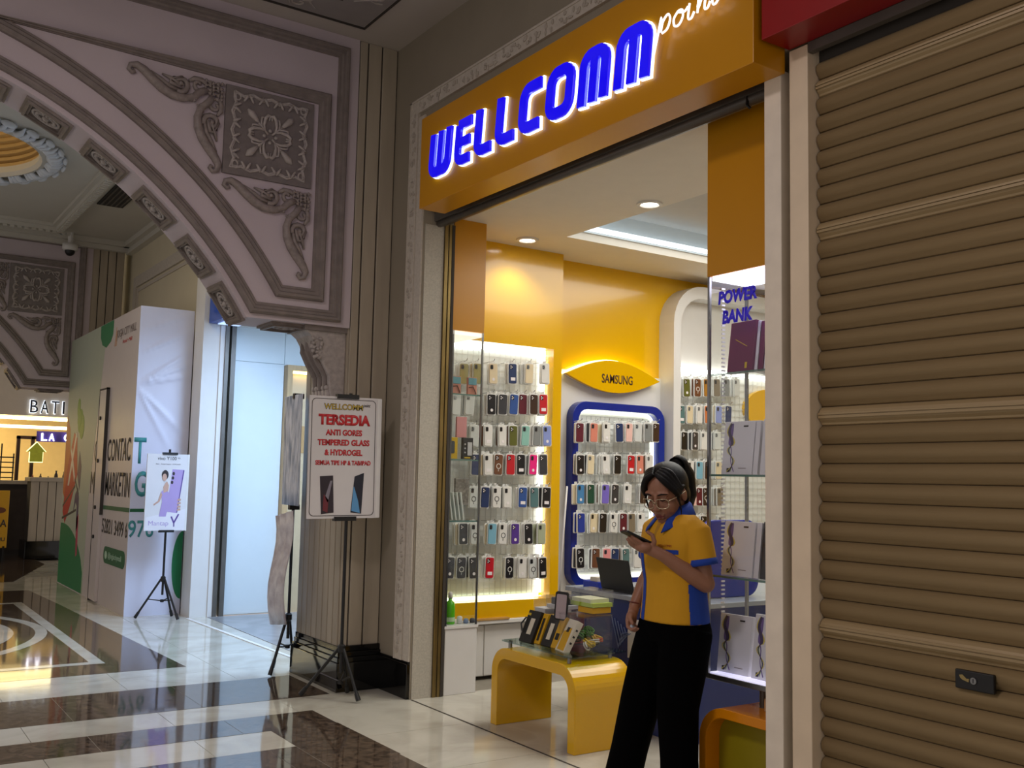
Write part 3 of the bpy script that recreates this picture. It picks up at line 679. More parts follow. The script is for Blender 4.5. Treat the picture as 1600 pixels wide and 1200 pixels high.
# door slab standing slightly proud
dr = MB().box(KX - .035, KX, 12.28, 12.62, .02, 2.45).build('door', m_kw, kk, bevel=.003)
MB().box(KX - .038, KX, 12.62, 12.638, .0, 2.47).box(KX - .037, KX, 12.270, 12.28, 1.0, 2.47).box(KX - .037, KX, 12.270, 12.638, 2.452, 2.468).build('door_edge', mat('door_gap', sr(58, 52, 50), .7, noise=.1), dr)
for z in (2.12, 1.62, 1.08, .74): MB().lathe([(.001, -.012), (.022, -.012), (.022, .012), (.001, .012)], 10).xf(Matrix.Translation((KX - .04, 12.5, z)) @ Matrix.Rotation(PI / 2, 4, 'Y')).build('door_knob', m_blk, dr)
text('contact_print', 'C', onX(KX - .003, 12.80, 1.74), .20, .26, m_ink, kk)
text('contact_print', 'CONTAC', onX(KX - .003, 12.20, 1.74), 1.08, .25, m_ink, kk, align='LEFT', bold=.01)
text('marketing_print', 'M', onX(KX - .003, 12.92, 1.36), .2, .26, m_ink, kk)
text('marketing_print', 'MARKETIN', onX(KX - .003, 12.22, 1.36), 1.15, .26, m_ink, kk, align='LEFT', bold=.01)
kp('rule_print', [(12.25, 1.065), (12.25, 1.11), (11.01, 1.12), (11.01, 1.075)], m_gd)
text('number_print', '52821 3499 6', onX(KX - .003, 12.26, .885), 1.2, .165, m_ink, kk, align='LEFT', bold=.008)
pill = kp('pill_print', rrect(11.10, 12.10, .475, .66, .085), m_gd, .004)
text('handle_print', '@jogjacitymall', onX(KX - .0045, 11.56, .565), .62, .08, m_print('pale', (170, 200, 176)), pill)
kp('pill_dot_print', [(11.98 + .06 * math.cos(t), .565 + .045 * math.sin(t)) for t in [2 * PI * k / 12 for k in range(12)]], m_print('pale', (170, 200, 176)), .0045, pill)
text('mall_name_print', 'JOGJA CITY MALL', onX(KX - .003, 11.62, 3.055), .90, .12, m_print('grey_ink', (120, 108, 106)), kk)
text('mall_name_print', 'Hotel • Mall', onX(KX - .003, 11.55, 2.955), .42, .04, m_rd, kk)
mb = MB(); [ribbon(mb, [(12.16 - dx, 2.94), (12.10 - dx * .5, 3.16 - dx)], .016, KX - .003, KX, 'x') for dx in (0, .04, .08)]; mb.build('crest_print', m_print('copper', (190, 150, 120)), kk)
# prints on the fabric end
def kf(name, pts, m, d=.022): return MB().prism(pts, KY0 - d, KY0 - d + .001, 'y').build(name, m, fab)
text('big_letter_print', 'T', onY(2.667, KY0 + .006, 1.725), .125, .275, m_tl, fab, bold=.02)
text('big_letter_print', 'G', onY(2.695, KY0 + .006, 1.375), .125, .27, m_tl, fab, bold=.02)
kf('rule_print', [(2.60, 1.08), (2.79, 1.08), (2.79, 1.115), (2.60, 1.115)], m_gd, -.0055)
text('big_number_print', '976', onY(2.72, KY0 + .006, .905), .26, .18, m_tl, fab, bold=.012)
el = [(3.165 - .105 * math.cos(t), .52 + .36 * math.sin(t)) for t in [-PI / 2 + PI * k / 16 for k in range(17)]]
kf('green_round_print', el, m_gr, -.0055)

# ================================================================== POSTER STANDS
def tripod(root, base, feet, hub_z, pole_top, foot_z=.03):
    bx, by = base
    mb = MB().tube([(bx, by, hub_z - .16), (bx, by, pole_top)], .0115, 10); mb.build('pole', m_blk, root, smooth=False)
    h = MB().lathe([(.016, -.03), (.026, -.02), (.026, .02), (.016, .03)], 12, (bx, by, hub_z)).build('hub', m_blk, root)
    MB().lathe([(.012, -.015), (.02, -.012), (.02, .012), (.012, .015)], 10, (bx, by, hub_z - .22 if hub_z > .3 else .06)).build('lower_hub', m_blk, root)
    for fx_, fy_ in feet:
        d = Vector((fx_ - bx, fy_ - by, 0)); u = d.normalized()
        a = Vector((bx, by, hub_z)) + u * .02; b = Vector((fx_, fy_, .015))
        lg = MB().tube([a, b], .011, 8).build('leg', m_blk, root)
        e = a.lerp(b, .86); MB().tube([e, b], [.015, .017], 8).build('rubber_foot', m_blk, lg)
        MB().tube([Vector((bx, by, max(.05, hub_z - .22))), a.lerp(b, .52)], .006, 6).build('brace', m_blk, lg)
# --- purple phone poster in front of the kiosk
st = thing('poster_stand', (2.88, 10.62, 0), 'black tripod poster stand with lilac phone advert before the kiosk', 'poster stand', 'tripod poster stands')
tripod(st, (2.885, 10.66), ((2.66, 10.80), (3.01, 10.50), (3.03, 10.80)), .41, 1.74)
Y = 10.60
bd = MB().box(2.648, 3.072, Y, Y + .02, .905, 1.69).build('board', m_print('poster', (218, 214, 214)), st)
MB().box(3.055, 3.075, Y - .002, Y, .905, 1.69).build('paper_edge', m_white, bd)
for z in (1.695, .90): MB().box(2.80, 2.95, Y - .012, Y + .03, z - .012, z + .012).build('clip', m_blk, st)
text('headline_print', 'vivo Y100', onY(2.845, Y - .001, 1.645), .19, .035, m_ink, bd)
text('headline_print', '5G', onY(2.965, Y - .001, 1.65), .025, .015, m_ink, bd)
text('subline_print', 'Slim · Snapdragon · AMOLED', onY(2.86, Y - .001, 1.585), .25, .014, m_print('grey_ink', (120, 108, 106)), bd)
def flat(name, pts, m, y, par): return MB().prism(pts, y - .001, y, 'y').build(name, m, par)
m_lil = m_print('lilac', (172, 150, 200)); m_lid = m_print('deep_lilac', (96, 70, 140)); m_skin = m_print('skin_tone', (200, 160, 140)); m_hair = m_print('hair_dark', (44, 34, 34))
flat('poster_foot', [(2.65, .91), (3.07, .91), (3.07, 1.13), (2.66, 1.04)], m_print('poster_white', (226, 222, 226)), Y - .0005, bd)
flat('phone_print', [(2.86, 1.10), (2.965, 1.085), (3.015, 1.53), (2.905, 1.535)], m_lil, Y - .001, bd)
flat('phone_edge_print', [(2.965, 1.085), (2.975, 1.09), (3.027, 1.525), (3.015, 1.53)], m_lid, Y - .0012, bd)
for k, z in enumerate((1.49, 1.445, 1.40)): flat('lens_print', [(2.918 - k * .006 + .013 * math.cos(t), z + .018 * math.sin(t)) for t in [2 * PI * j / 12 for j in range(12)]], m_hair, Y - .0022, bd)
flat('woman_dress_print', [(2.79, 1.05), (2.86, 1.05), (2.90, 1.25), (2.875, 1.30), (2.835, 1.33), (2.80, 1.30), (2.815, 1.2)], m_lil, Y - .0024, bd)
flat('woman_skin_print', [(2.825, 1.29), (2.87, 1.31), (2.875, 1.37), (2.855, 1.41), (2.838, 1.39), (2.82, 1.35)], m_skin, Y - .003, bd)
flat('woman_arm_print', [(2.80, 1.30), (2.815, 1.27), (2.79, 1.20), (2.735, 1.16), (2.73, 1.175), (2.775, 1.21)], m_skin, Y - .003, bd)
flat('woman_hair_print', [(2.833 + .034 * math.cos(t), 1.475 + .05 * math.sin(t)) for t in [2 * PI * j / 16 for j in range(16)]] , m_hair, Y - .003, bd)
flat('woman_face_print', [(2.828 + .023 * math.cos(t), 1.45 + .038 * math.sin(t)) for t in [2 * PI * j / 16 for j in range(16)]], m_skin, Y - .0036, bd)
for z in (1.22, 1.185, 1.15, 1.12): flat('finger_print', [(2.965, z - .01), (3.005, z - .008), (3.005, z + .012), (2.975, z + .012)], m_skin, Y - .003, bd)
text('slogan_print', 'Mantap', onY(2.79, Y - .0012, .975), .20, .06, m_lil, bd)
mb = MB(); ribbon(mb, [(2.915, 1.05), (2.945, .985), (2.99, 1.075)], .016, Y - .0022, Y, 'y'); mb.box(2.94, 2.952, Y - .0022, Y, .945, .98); mb.build('slogan_tick_print', m_lid, bd)

# --- red and black accessory notice by the column
st = thing('poster_stand', (2.935, 6.40, 0), 'black tripod stand with white notice in red letters beside the column', 'poster stand', 'tripod poster stands')
tripod(st, (2.945, 6.40), ((3.005, 6.235), (2.745, 6.60), (3.06, 6.53)), .335, 2.075)
Y = 6.36
tilt = .038
M0 = Matrix.Translation((2.90, Y, 1.63)) @ Matrix.Rotation(-.012, 4, 'Y')
def bo(o): return o
bd = MB().box(-.265, .268, 0, .016, -.415, .415).xf(M0).build('board', m_print('notice', (212, 208, 208)), st)
MB().box(.238, .27, -.0015, 0, -.412, .412).xf(M0).build('paper_edge', m_print('notice_edge', (226, 224, 222)), bd)
MB().ring(rrect(-.252, .225, -.398, .398, .03), rrect(-.248, .221, -.394, .394, .028), -.0012, 0, 'y').xf(M0).build('border_print', m_ink, bd)
for z in (.42, -.415): MB().box(-.07, .09, -.012, .03, z - .018, z + .012).xf(M0).build('clip', m_blk, st)
m_rt = m_print('red_letter', (196, 36, 44)); m_gold = m_print('gold', (200, 170, 40))
T = lambda x, z, d=.0012: M0 @ onY(x, -d, z)
text('brand_print', 'WELLCOMM', T(-.02, .345), .29, .042, m_ink, bd, bold=.035); text('brand_print', 'WELLCOMM', T(-.02, .345, .0022), .283, .036, m_gold, bd, bold=.0)
text('brand_point_print', 'point', T(.155, .358), .055, .03, m_ink, bd, shear=.3)
text('heading_print', 'TERSEDIA', T(-.01, .255), .385, .075, m_rt, bd, bold=.05)
text('line_print', 'ANTI GORES', T(-.012, .168), .27, .042, m_rt, bd, bold=.04)
text('line_print', 'TEMPERED GLASS', T(-.012, .100), .385, .042, m_rt, bd, bold=.04)
text('line_print', '& HYDROGEL', T(-.012, .032), .28, .042, m_rt, bd, bold=.04)
text('small_line_print', 'SEMUA TIPE HP & TAB/iPAD', T(-.012, -.038), .41, .032, m_rt, bd, bold=.035)
def pf(name, pts, m, d): return MB().prism(pts, -d, 0, 'y').xf(M0).build(name, m, bd)
pf('phone_print', [(-.165, -.385), (-.075, -.375), (-.085, -.125), (-.18, -.13)], m_print('phone_dark', (44, 34, 44)), .002)
pf('phone_glow_print', [(-.155, -.36), (-.12, -.375), (-.115, -.29), (-.15, -.25)], m_print('plum', (110, 40, 50)), .003); pf('phone_streak_print', [(-.12, -.31), (-.09, -.16), (-.105, -.16), (-.14, -.27)], m_print('mist', (130, 124, 136)), .003)
pf('phone_print', [(.05, -.375), (.13, -.385), (.145, -.105), (.075, -.13)], m_print('phone_night', (26, 28, 44)), .002)
pf('phone_wave_print', [(.055, -.365), (.12, -.38), (.105, -.30), (.072, -.20), (.068, -.20)], m_print('sky', (90, 150, 200)), .003)

# --- two curled posters on a stand seen nearly edge-on
st = thing('poster_stand', (2.97, 7.40, 0), 'edge-on tripod stand with two curled posters behind the column', 'poster stand', 'tripod poster stands')
tripod(st, (2.965, 7.42), ((2.80, 7.33), (3.06, 7.52), (2.93, 7.62)), .42, 2.12)
dirv = Vector((.09, .995, 0)).normalized(); nrm = Vector((-dirv.y, dirv.x, 0))
def sheet(name, u0, u1, z0, z1, m, off, wave, lean):
    vs = []; nu = 16
    for j in range(9):
        for i in range(nu + 1):
            u = u0 + (u1 - u0) * i / nu; z = z0 + (z1 - z0) * j / 8
            p = Vector((2.955, 7.42, 0)) + dirv * u + nrm * (off + wave * math.sin(i * 1.1 + j * .25) + .03 * math.sin(j * .7) * lean); vs.append((p.x, p.y, z - lean * .06 * (i / nu)))
    mb = MB().add(vs, [(j * (nu + 1) + i, j * (nu + 1) + i + 1, (j + 1) * (nu + 1) + i + 1, (j + 1) * (nu + 1) + i) for j in range(8) for i in range(nu)])
    o = mb.build(name, m, st, smooth=True); s_ = o.modifiers.new('solid', 'SOLIDIFY'); s_.thickness = .004; return o
m_p1 = mat('poster_photo_a', sr(226, 230, 240), .45, col2=sr(120, 136, 160), scale=5, stretch=(5, 5, 1.2)); m_p2 = mat('poster_photo_b', sr(222, 218, 220), .45, col2=sr(168, 158, 166), scale=4, stretch=(2, 2, 2.5))
sheet('poster', -.25, .22, 1.27, 2.12, m_p1, .02, .006, 0)
sheet('poster', -.25, .22, .40, 1.24, m_p2, .075, .008, 1)
for z in (2.115, 1.255): MB().box(-.03, .05, -.02, .02, -.02, .02).xf(Matrix.Translation((2.96, 7.42, z))).build('clip', m_blk, st)

# ================================================================== FAR END OF THE CORRIDOR: BATIK SHOP
m_bf = mat('batik_fascia', sr(206, 196, 182), .6, noise=.05)
bs = thing('batik_shopfront', (1.6, 21, 0), 'lit shopfront with black letters at the far end of the corridor', 'shopfront')
MB().box(-3.5, 6, 21.0, 21.25, 2.52, 4.9).build('fascia', m_bf, bs)
MB().box(-3.5, 6, 23.6, 23.7, 0, 3.0).build('back_panel', mat('cream_glow_wall', sr(232, 204, 140), .7, noise=.05), bs)
MB().box(-3.5, 6, 21.25, 23.6, 2.95, 3.0).build('shop_ceiling', m_white, bs)
for z in (2.475, 2.31): MB().box(-3.5, 6, 21.02, 21.10, z - .028, z + .028).build('light_strip', m_ledw, bs)
m_bl = mat('letter_black', sr(20, 20, 34), .3, noise=.1); m_halo = mat('letter_halo', (1, 1, 1), .5, emit=1.6, ecol=(.75, .85, 1))
for k, ch in enumerate('BATIK'):
    l_ = text('letter', ch, onY(3.08 + k * .185 - (.035 if k == 3 else 0), 20.93, 2.70), .135 if ch != 'I' else .03, .24, m_bl, bs, ext=.03)
    text('letter_glow', ch, onY(3.08 + k * .185 - (.035 if k == 3 else 0), 20.97, 2.70), .148 if ch != 'I' else .042, .258, m_halo, l_, ext=.01, bold=.02)
m_wood = mat('dark_frame', sr(66, 40, 26), .5, noise=.2)
MB().box(2.85, 2.91, 21.10, 21.2, .6, 2.13).box(3.10, 3.16, 21.10, 21.2, .6, 2.13).box(2.85, 3.7, 21.10, 21.2, 2.08, 2.14).build('window_frame', m_wood, bs)
for k, ch in enumerate('LA C'):
    if ch != ' ': text('window_letter', ch, onY(3.31 + k * .135, 21.06, 2.13), .10, .14, mat('letter_white_lit', (1, 1, 1), .5, emit=5, ecol=(.9, .88, 1)), bs, ext=.02, bold=.02)
MB().box(3.18, 3.75, 21.075, 21.095, 2.04, 2.24).build('letter_board', mat('indigo', sr(60, 44, 130), .5, noise=.1), bs)
em = [(-.16, .02), (0, .20), (.16, .02), (.11, .02), (.11, -.17), (-.11, -.17), (-.11, .02)]
e = MB().prism([(3.19 + a, 1.82 + b) for a, b in em], 21.02, 21.06, 'y').build('emblem', mat('olive_emblem', sr(150, 150, 44), .5, noise=.25, scale=25, emit=.25, ecol=sr(170, 170, 40)), bs)
MB().prism([(3.19 + a * 1.12, 1.822 + b * 1.1) for a, b in em], 21.06, 21.07, 'y').build('emblem_glow', mat('emblem_glow', (1, 1, 1), .5, emit=1.8, ecol=(.95, 1, .45)), e)
# counter in front of it with small ornaments
ct = thing('display_counter', (1.1, 19.9, 0), 'dark counter in front of the far lit batik shop', 'counter')
MB().box(-2, 4.2, 19.6, 20.2, 0, 1.24).build('body', mat('dark_counter', sr(40, 34, 30), .5, noise=.2), ct); MB().box(-2, 4.2, 19.55, 20.25, 1.24, 1.30).build('worktop', m_col, ct)
for k in range(6): MB().box(-1.9 + k, -.98 + k, 19.58, 19.6, .1, 1.15).build('front_panel', mat('counter_panel', sr(58, 48, 40), .5, noise=.3), ct)
rr = random.Random(4)
cols = [(150, 60, 60), (90, 70, 50), (180, 160, 120), (60, 50, 44), (140, 110, 80), (200, 190, 170), (120, 90, 60)]
names = ['left', 'second', 'third', 'fourth', 'fifth', 'sixth', 'last']
for k in range(7):
    x = 2.98 + k * .13; hh = rr.uniform(.08, .2); r = rr.uniform(.025, .04)
    MB().lathe([(r * .7, 0), (r, hh * .25), (r * .8, hh * .6), (r * .35, hh * .8), (r * .45, hh)], 12, (x, 19.9, 1.30)).build('ornament_jar', m_print('jar%d' % k, cols[k]), smooth=True,
        label='small jar on the far batik counter, %s along the row' % names[k], cat='jar', group='jars on the far counter')
rk = thing('wire_rack', (2.45, 19.9, 1.3), 'black slatted rack on the far counter at the left edge', 'rack')
for k in range(5): MB().box(2.25, 2.66, 19.85, 19.95, 1.34 + k * .09, 1.36 + k * .09).build('slat', m_blk, rk)
for x in (2.25, 2.45, 2.65): MB().box(x - .01, x + .01, 19.88, 19.92, 1.30, 1.95 if x == 2.45 else 1.78).build('upright', m_blk, rk)
hp = thing('half_pillar', (3.05, 18.9, 0), 'short grooved stone pillar beside the green end of the kiosk', 'pillar')
MB().box(2.80, 3.32, 18.72, 19.2, .3, 1.30).build('core', m_groove, hp)
for k in range(4): MB().box(2.79 + k * .134, 2.79 + k * .134 + .122, 18.70, 18.74, .3, 1.30).build('fluted_strip', m_col, hp)
MB().box(2.76, 3.36, 18.66, 19.24, 1.30, 1.37).build('cap', m_col, hp, bevel=.01); MB().box(2.74, 3.38, 18.64, 19.26, 0, .3).build('plinth', m_black, hp, bevel=.01)
yb = thing('menu_board', (2.28, 18.3, 0), 'yellow menu board with black lettering at the left edge', 'sign board')
MB().box(2.0, 2.42, 18.3, 18.33, .22, 1.15).build('panel', mat('menu_yellow', sr(214, 160, 20), .5, noise=.08), yb, bevel=.01)
text('menu_print', 'ABA', onY(2.27, 18.298, .62), .26, .12, m_ink, yb, bold=.02); text('menu_print', 'MENU', onY(2.27, 18.298, .36), .24, .06, m_ink, yb, bold=.02)
MB().prism([(2.28 + .1 * math.cos(t), .83 + .05 * math.sin(t)) for t in [2 * PI * j / 14 for j in range(14)]], 18.298, 18.30, 'y').build('menu_picture', m_print('brown_pic', (110, 60, 30)), yb)
for x in (2.06, 2.36): MB().box(x, x + .03, 18.3, 18.5, 0, .25).build('foot', m_blk, yb)
# dome security camera and air vent in the far bay
cc = thing('security_camera', (2.45, 14.5, ZC - .16), 'small white dome security camera under the far cornice', 'camera')
c0 = at(109, 395, y=14.6)
MB().lathe([(.001, .12), (.10, .12), (.10, .05), (.085, .03), (.001, .03)], 18, (c0.x, 14.6, c0.z)).build('housing', m_white, cc, smooth=True); MB().tube([(c0.x, 14.6, c0.z + .1), (c0.x, 14.6, ZC - .001)], .035, 10).build('mount', m_white, cc); MB().ell((c0.x, 14.6, c0.z + .03), (.068, .068, .075), 14, 8).build('dome', m_blk, cc, smooth=True)
vt = thing('air_vent', (2.5, 12.2, ZC - .02), 'dark slotted air vent in the far ceiling', 'vent')
MB().box(2.42, 2.72, 11.75, 12.75, ZC - .015, ZC - .001).build('backing', mat('vent_dark', sr(56, 54, 50), .7, noise=.1), vt)
for k in range(5): MB().box(2.45 + k * .055, 2.47 + k * .055, 11.78, 12.72, ZC - .024, ZC - .015).build('slat', m_dsteel, vt)
# ================================================================== SHOP SIGN
sg = thing('shop_sign', (3.25, 4.37, 3.305), 'long yellow sign box with glowing blue and white lettering over the shop', 'sign')
MB().box(3.15, XW, 2.89, 5.87, 3.307, 3.93).build('sign_box', m_yel2, sg, bevel=.003)
m_lb = mat('letter_blue', sr(8, 10, 150), .12, emit=.9, ecol=sr(16, 0, 235), coat=.5)
m_lw = mat('letter_edge_light', (1, 1, 1), .5, emit=2.0, ecol=(.72, .86, 1))
def arcp(c, r, a0, a1, n=5): return [(c[0] + r * math.cos(math.radians(a0 + (a1 - a0) * k / n)), c[1] + r * math.sin(math.radians(a0 + (a1 - a0) * k / n))) for k in range(n + 1)]
def letter_strokes(ch, w, h, t):
    """centre lines of a letter in a w x h box for stroke width t"""
    e = t / 2; r = .062
    if ch == 'L': return [[(e, h), (e, e + r)] + arcp((e + r, e + r), r, 180, 270)[1:] + [(w, e)]]
    if ch == 'C': return [[(w, e), (e + r, e)] + arcp((e + r, e + r), r, 270, 180)[1:] + [(e, h - e - r)] + arcp((e + r, h - e - r), r, 180, 90)[1:] + [(w, h - e)]]
    if ch == 'O':
        return [[(w / 2, e), (e + r, e)] + arcp((e + r, e + r), r, 270, 180)[1:] + [(e, h - e - r)] + arcp((e + r, h - e - r), r, 180, 90)[1:] + [(w - e - r, h - e)] + arcp((w - e - r, h - e - r), r, 90, 0)[1:] + [(w - e, e + r)] + arcp((w - e - r, e + r), r, 0, -90)[1:] + [(w / 2, e)]]
    if ch == 'E': return [[(w, e), (e + r, e)] + arcp((e + r, e + r), r, 270, 180)[1:] + [(e, h - e)], [(e, h - e), (w, h - e)], [(e + t * .4, h * .5), (w * .95, h * .5)]]
    if ch == 'W': return [[(e, h), (e, e + r)] + arcp((e + r, e + r), r, 180, 270)[1:] + [(w - e - r, e)] + arcp((w - e - r, e + r), r, 270, 360)[1:] + [(w - e, h)], [(w / 2, t * .8), (w / 2, h)]]
    if ch == 'M': return [[(e, 0), (e, h - e - r)] + arcp((e + r, h - e - r), r, 180, 90)[1:] + [(w - e - r, h - e)] + arcp((w - e - r, h - e - r), r, 90, 0)[1:] + [(w - e, 0)], [(w / 2, 0), (w / 2, h - t * .8)]]
for ch, ya, yb_, t in (('W', 5.705, 5.405, .066), ('E', 5.375, 5.165, .062), ('L', 5.14, 4.92, .066), ('L', 4.90, 4.675, .066), ('C', 4.655, 4.425, .066), ('O', 4.39, 4.115, .066), ('M', 4.095, 3.82, .064), ('M', 3.795, 3.505, .064)):
    w_ = ya - yb_ - .03; h_ = .292; sh = .11
    body = MB(); rim = MB()
    for k, stk in enumerate(letter_strokes(ch, w_, h_, t)):
        pts = [(-(x + sh * z), z) for x, z in stk]
        pts = [(ya + p[0], 3.458 + p[1]) for p in pts]
        ribbon(body, pts, t, 3.116 + k * .0006, 3.134, 'x')
        d0 = Vector(pts[0]) - Vector(pts[1]); d1 = Vector(pts[-1]) - Vector(pts[-2])
        p2 = list(pts)
        if ch != 'O': p2[0] = tuple(Vector(pts[0]) + d0.normalized() * .007); p2[-1] = tuple(Vector(pts[-1]) + d1.normalized() * .007)
        ribbon(rim, p2, t + .011, 3.134 + k * .0004, 3.1485, 'x')
    lo = body.build('letter', m_lb, sg)
    rim.build('edge_light', m_lw, lo)
# script word 'point' in white neon
m_neon = mat('neon_white', (1, 1, 1), .4, emit=1.3, ecol=(1, .93, .9))
def neon(pts):
    P = catmull([(0, -u, v) for u, v in pts], 5)
    return [(3.105, 3.47 + p.y * 1.0, 3.60 + p.z * 1.0) for p in P]
for pts in ([(-.005, -.06), (.02, .02), (.045, .10), (.04, .03), (.055, .075), (.09, .10), (.105, .07), (.085, .03), (.05, .02)],
            [(.155, .085), (.13, .06), (.135, .025), (.165, .02), (.19, .05), (.185, .085), (.155, .085), (.20, .07), (.225, .085)],
            [(.235, .095), (.225, .03), (.245, .02), (.265, .045)],
            [(.285, .03), (.295, .095), (.29, .05), (.32, .10), (.335, .085), (.33, .035), (.35, .03), (.365, .055)],
            [(.40, .17), (.385, .10), (.38, .04), (.40, .03), (.425, .055)], [(.365, .11), (.43, .12)]):
    pp = neon(pts); lo = MB().tube(pp, .0055, 6).build('script_letter', m_neon, sg, smooth=True)
mb = MB().tube([(3.105, 3.232, 3.735), (3.105, 3.225, 3.75)], .008, 6); mb.build('script_dot', m_neon, sg)
# rolled shutter bar and guide rails of the shop
sb = thing('shutter_bar', (3.48, 4.6, 3.28), 'dark metal rolled shutter bar under the yellow sign', 'shutter bar')
MB().box(3.43, 3.54, 3.02, 6.155, 3.325, 3.40).build('housing', m_dsteel, sb); MB().tube([(3.47, 3.02, 3.315), (3.47, 6.15, 3.315)], .028, 10).build('bottom_rail', m_dsteel, sb, smooth=True)
MB().box(3.50, 3.512, 3.05, 6.15, 3.30, 3.325).build('seal_strip', m_steel, sb)
MB().tube([(3.45, 3.20, 3.33), (3.445, 3.20, 3.28), (3.455, 3.19, 3.265)], .008, 6).build('hook', m_blk, sb)
for yy, lab, s in ((6.158, 'brass shutter guide rail at the left jamb of the shop', -1), (3.02, 'brass shutter guide rail at the right jamb of the shop', 1)):
    gr = thing('guide_rail', (3.56, yy, 0), lab, 'rail', 'brass guide rails')
    a, b_ = (yy - .012, yy) if s < 0 else (yy, yy + .012)
    MB().box(3.518, 3.545, a, b_, 0, 3.32).build('flange', m_brass, gr, bevel=.002); MB().box(3.553, 3.575, a, b_, 0, 3.32).build('flange', m_brass, gr, bevel=.002); MB().box(3.578, 3.60, a - .001, b_, 0, 3.32).build('slot', m_groove, gr)

# ================================================================== CLOSED ROLLER SHUTTER ON THE RIGHT
rs = thing('roller_shutter', (3.42, 1.4, 0), 'closed tan roller shutter filling the right side', 'shutter')
MB().box(3.425, 3.435, -.9, 2.765, 0, 3.408).build('backing', m_groove, rs)
pitch = .0789; prof = [(3.425, 0), (3.4185, .004), (3.416, .012), (3.406, .022), (3.400, .036), (3.400, .052), (3.4045, .062), (3.412, .070), (3.4165, .074), (3.4235, .0775), (3.428, .0785)]
sl = MB(); n = len(prof)
sl.add([(x - 3.41, 2.762, z) for x, z in prof] + [(x - 3.41, -.9, z) for x, z in prof], [(i, i + 1, n + i + 1, n + i) for i in range(n - 1)] + [(0, n - 1, 2 * n - 1, n)] + [tuple(range(n)), tuple(range(2 * n - 1, n - 1, -1))])
sl_me = sl.mesh('slat'); [setattr(p, 'use_smooth', len(p.vertices) == 4) for p in sl_me.polygons]; sl_me.materials.append(m_shut)
rb = MB().add([(x - 3.41 - .012, 2.762, z) for x, z in prof] + [(x - 3.41 - .012, -.9, z) for x, z in prof], [(i, i + 1, n + i + 1, n + i) for i in range(n - 1)] + [(0, n - 1, 2 * n - 1, n)] + [tuple(range(n)), tuple(range(2 * n - 1, n - 1, -1))])
rb = MB().add(sl.v, sl.f).box(-.016, .0, -.9, 2.762, .030, .040).box(-.016, .0, -.9, 2.762, .044, .052)
rb_me = rb.mesh('stiffener_slat'); rb_me.materials.append(mat('shutter_light', sr(164, 142, 104), .40, .15, noise=.05))
for k in range(42):
    z = .018 + k * pitch
    o = put('stiffener_slat' if k in (11, 22, 32, 40) else 'slat', rb_me if k in (11, 22, 32, 40) else sl_me, rs)
    o.matrix_parent_inverse = world_of(rs).inverted(); o.location = (3.41, 0, z)
lk = MB().box(3.385, 3.402, 2.012, 2.158, .795, .862).build('lock_plate', m_blk, rs, bevel=.004)
MB().lathe([(.001, 0), (.012, 0), (.012, .006), (.001, .006)], 14).xf(Matrix.Translation((3.386, 2.085, .83)) @ Matrix.Rotation(-PI / 2, 4, 'Y')).build('lock_cylinder', m_steel, lk)
MB().box(3.3790, 3.3800, 2.084, 2.0865, .823, .837).build('keyhole', m_blk, lk)
MB().prism([(2.140, .843), (2.128, .846), (2.112, .833), (2.102, .834), (2.104, .822), (2.128, .828), (2.136, .834)], 3.383, 3.3855, 'x').build('arrow_sticker', mat('sticker_tan', sr(160, 140, 84), .5, noise=.1), lk)
rd = thing('red_fascia', (3.27, 1.0, 3.4), 'red fascia box above the closed roller shutter', 'fascia')
MB().box(3.175, XW, -1.0, 2.868, 3.405, 4.3).build('box', m_red, rd, bevel=.003)
MB().box(XW, 3.382, -1.0, 2.765, 3.36, 3.404).build('lintel', m_dsteel, rs)

# ================================================================== SHOP FITTINGS
def downlight(x, y, z, p, par_label, power):
    d = thing('downlight', (x, y, z - .02), par_label, 'downlight', 'recessed shop downlights')
    MB().lathe([(.058, 0), (.088, 0), (.088, -.012), (.066, -.014), (.058, -.004)], 24, (x, y, z), cap=False).build('bezel', m_white, d, smooth=False)
    MB().lathe([(.001, -.003), (.06, -.003), (.06, -.001), (.001, -.001)], 24, (x, y, z)).build('lamp_disc', m_lamp, d)
    spot('downlight_beam', (x, y, z - .03), power, (1, .95, .84), 125)
downlight(4.38, 6.36, ZS, 0, 'round recessed downlight above the phone case wall', 13)
downlight(4.444, 5.006, ZS, 0, 'round recessed downlight nearest the shop entrance', 38)
downlight(8.1, 5.9, ZS, 0, 'round recessed downlight deep in the shop', 24)
downlight(4.3, 3.9, ZS, 0, 'round recessed downlight behind the yellow right bulkhead', 38)
# ceiling-mounted wall bracket
br = thing('wall_bracket', (3.95, 6.55, 3.3), 'small white bracket beside the yellow bulkhead', 'bracket')
MB().box(3.885, 3.96, 6.55, 6.58, 3.33, 3.36).build('arm', m_white, br); MB().tube([(3.955, 6.565, 3.335), (3.90, 6.565, 3.24)], .008, 6).build('strut', m_white, br)
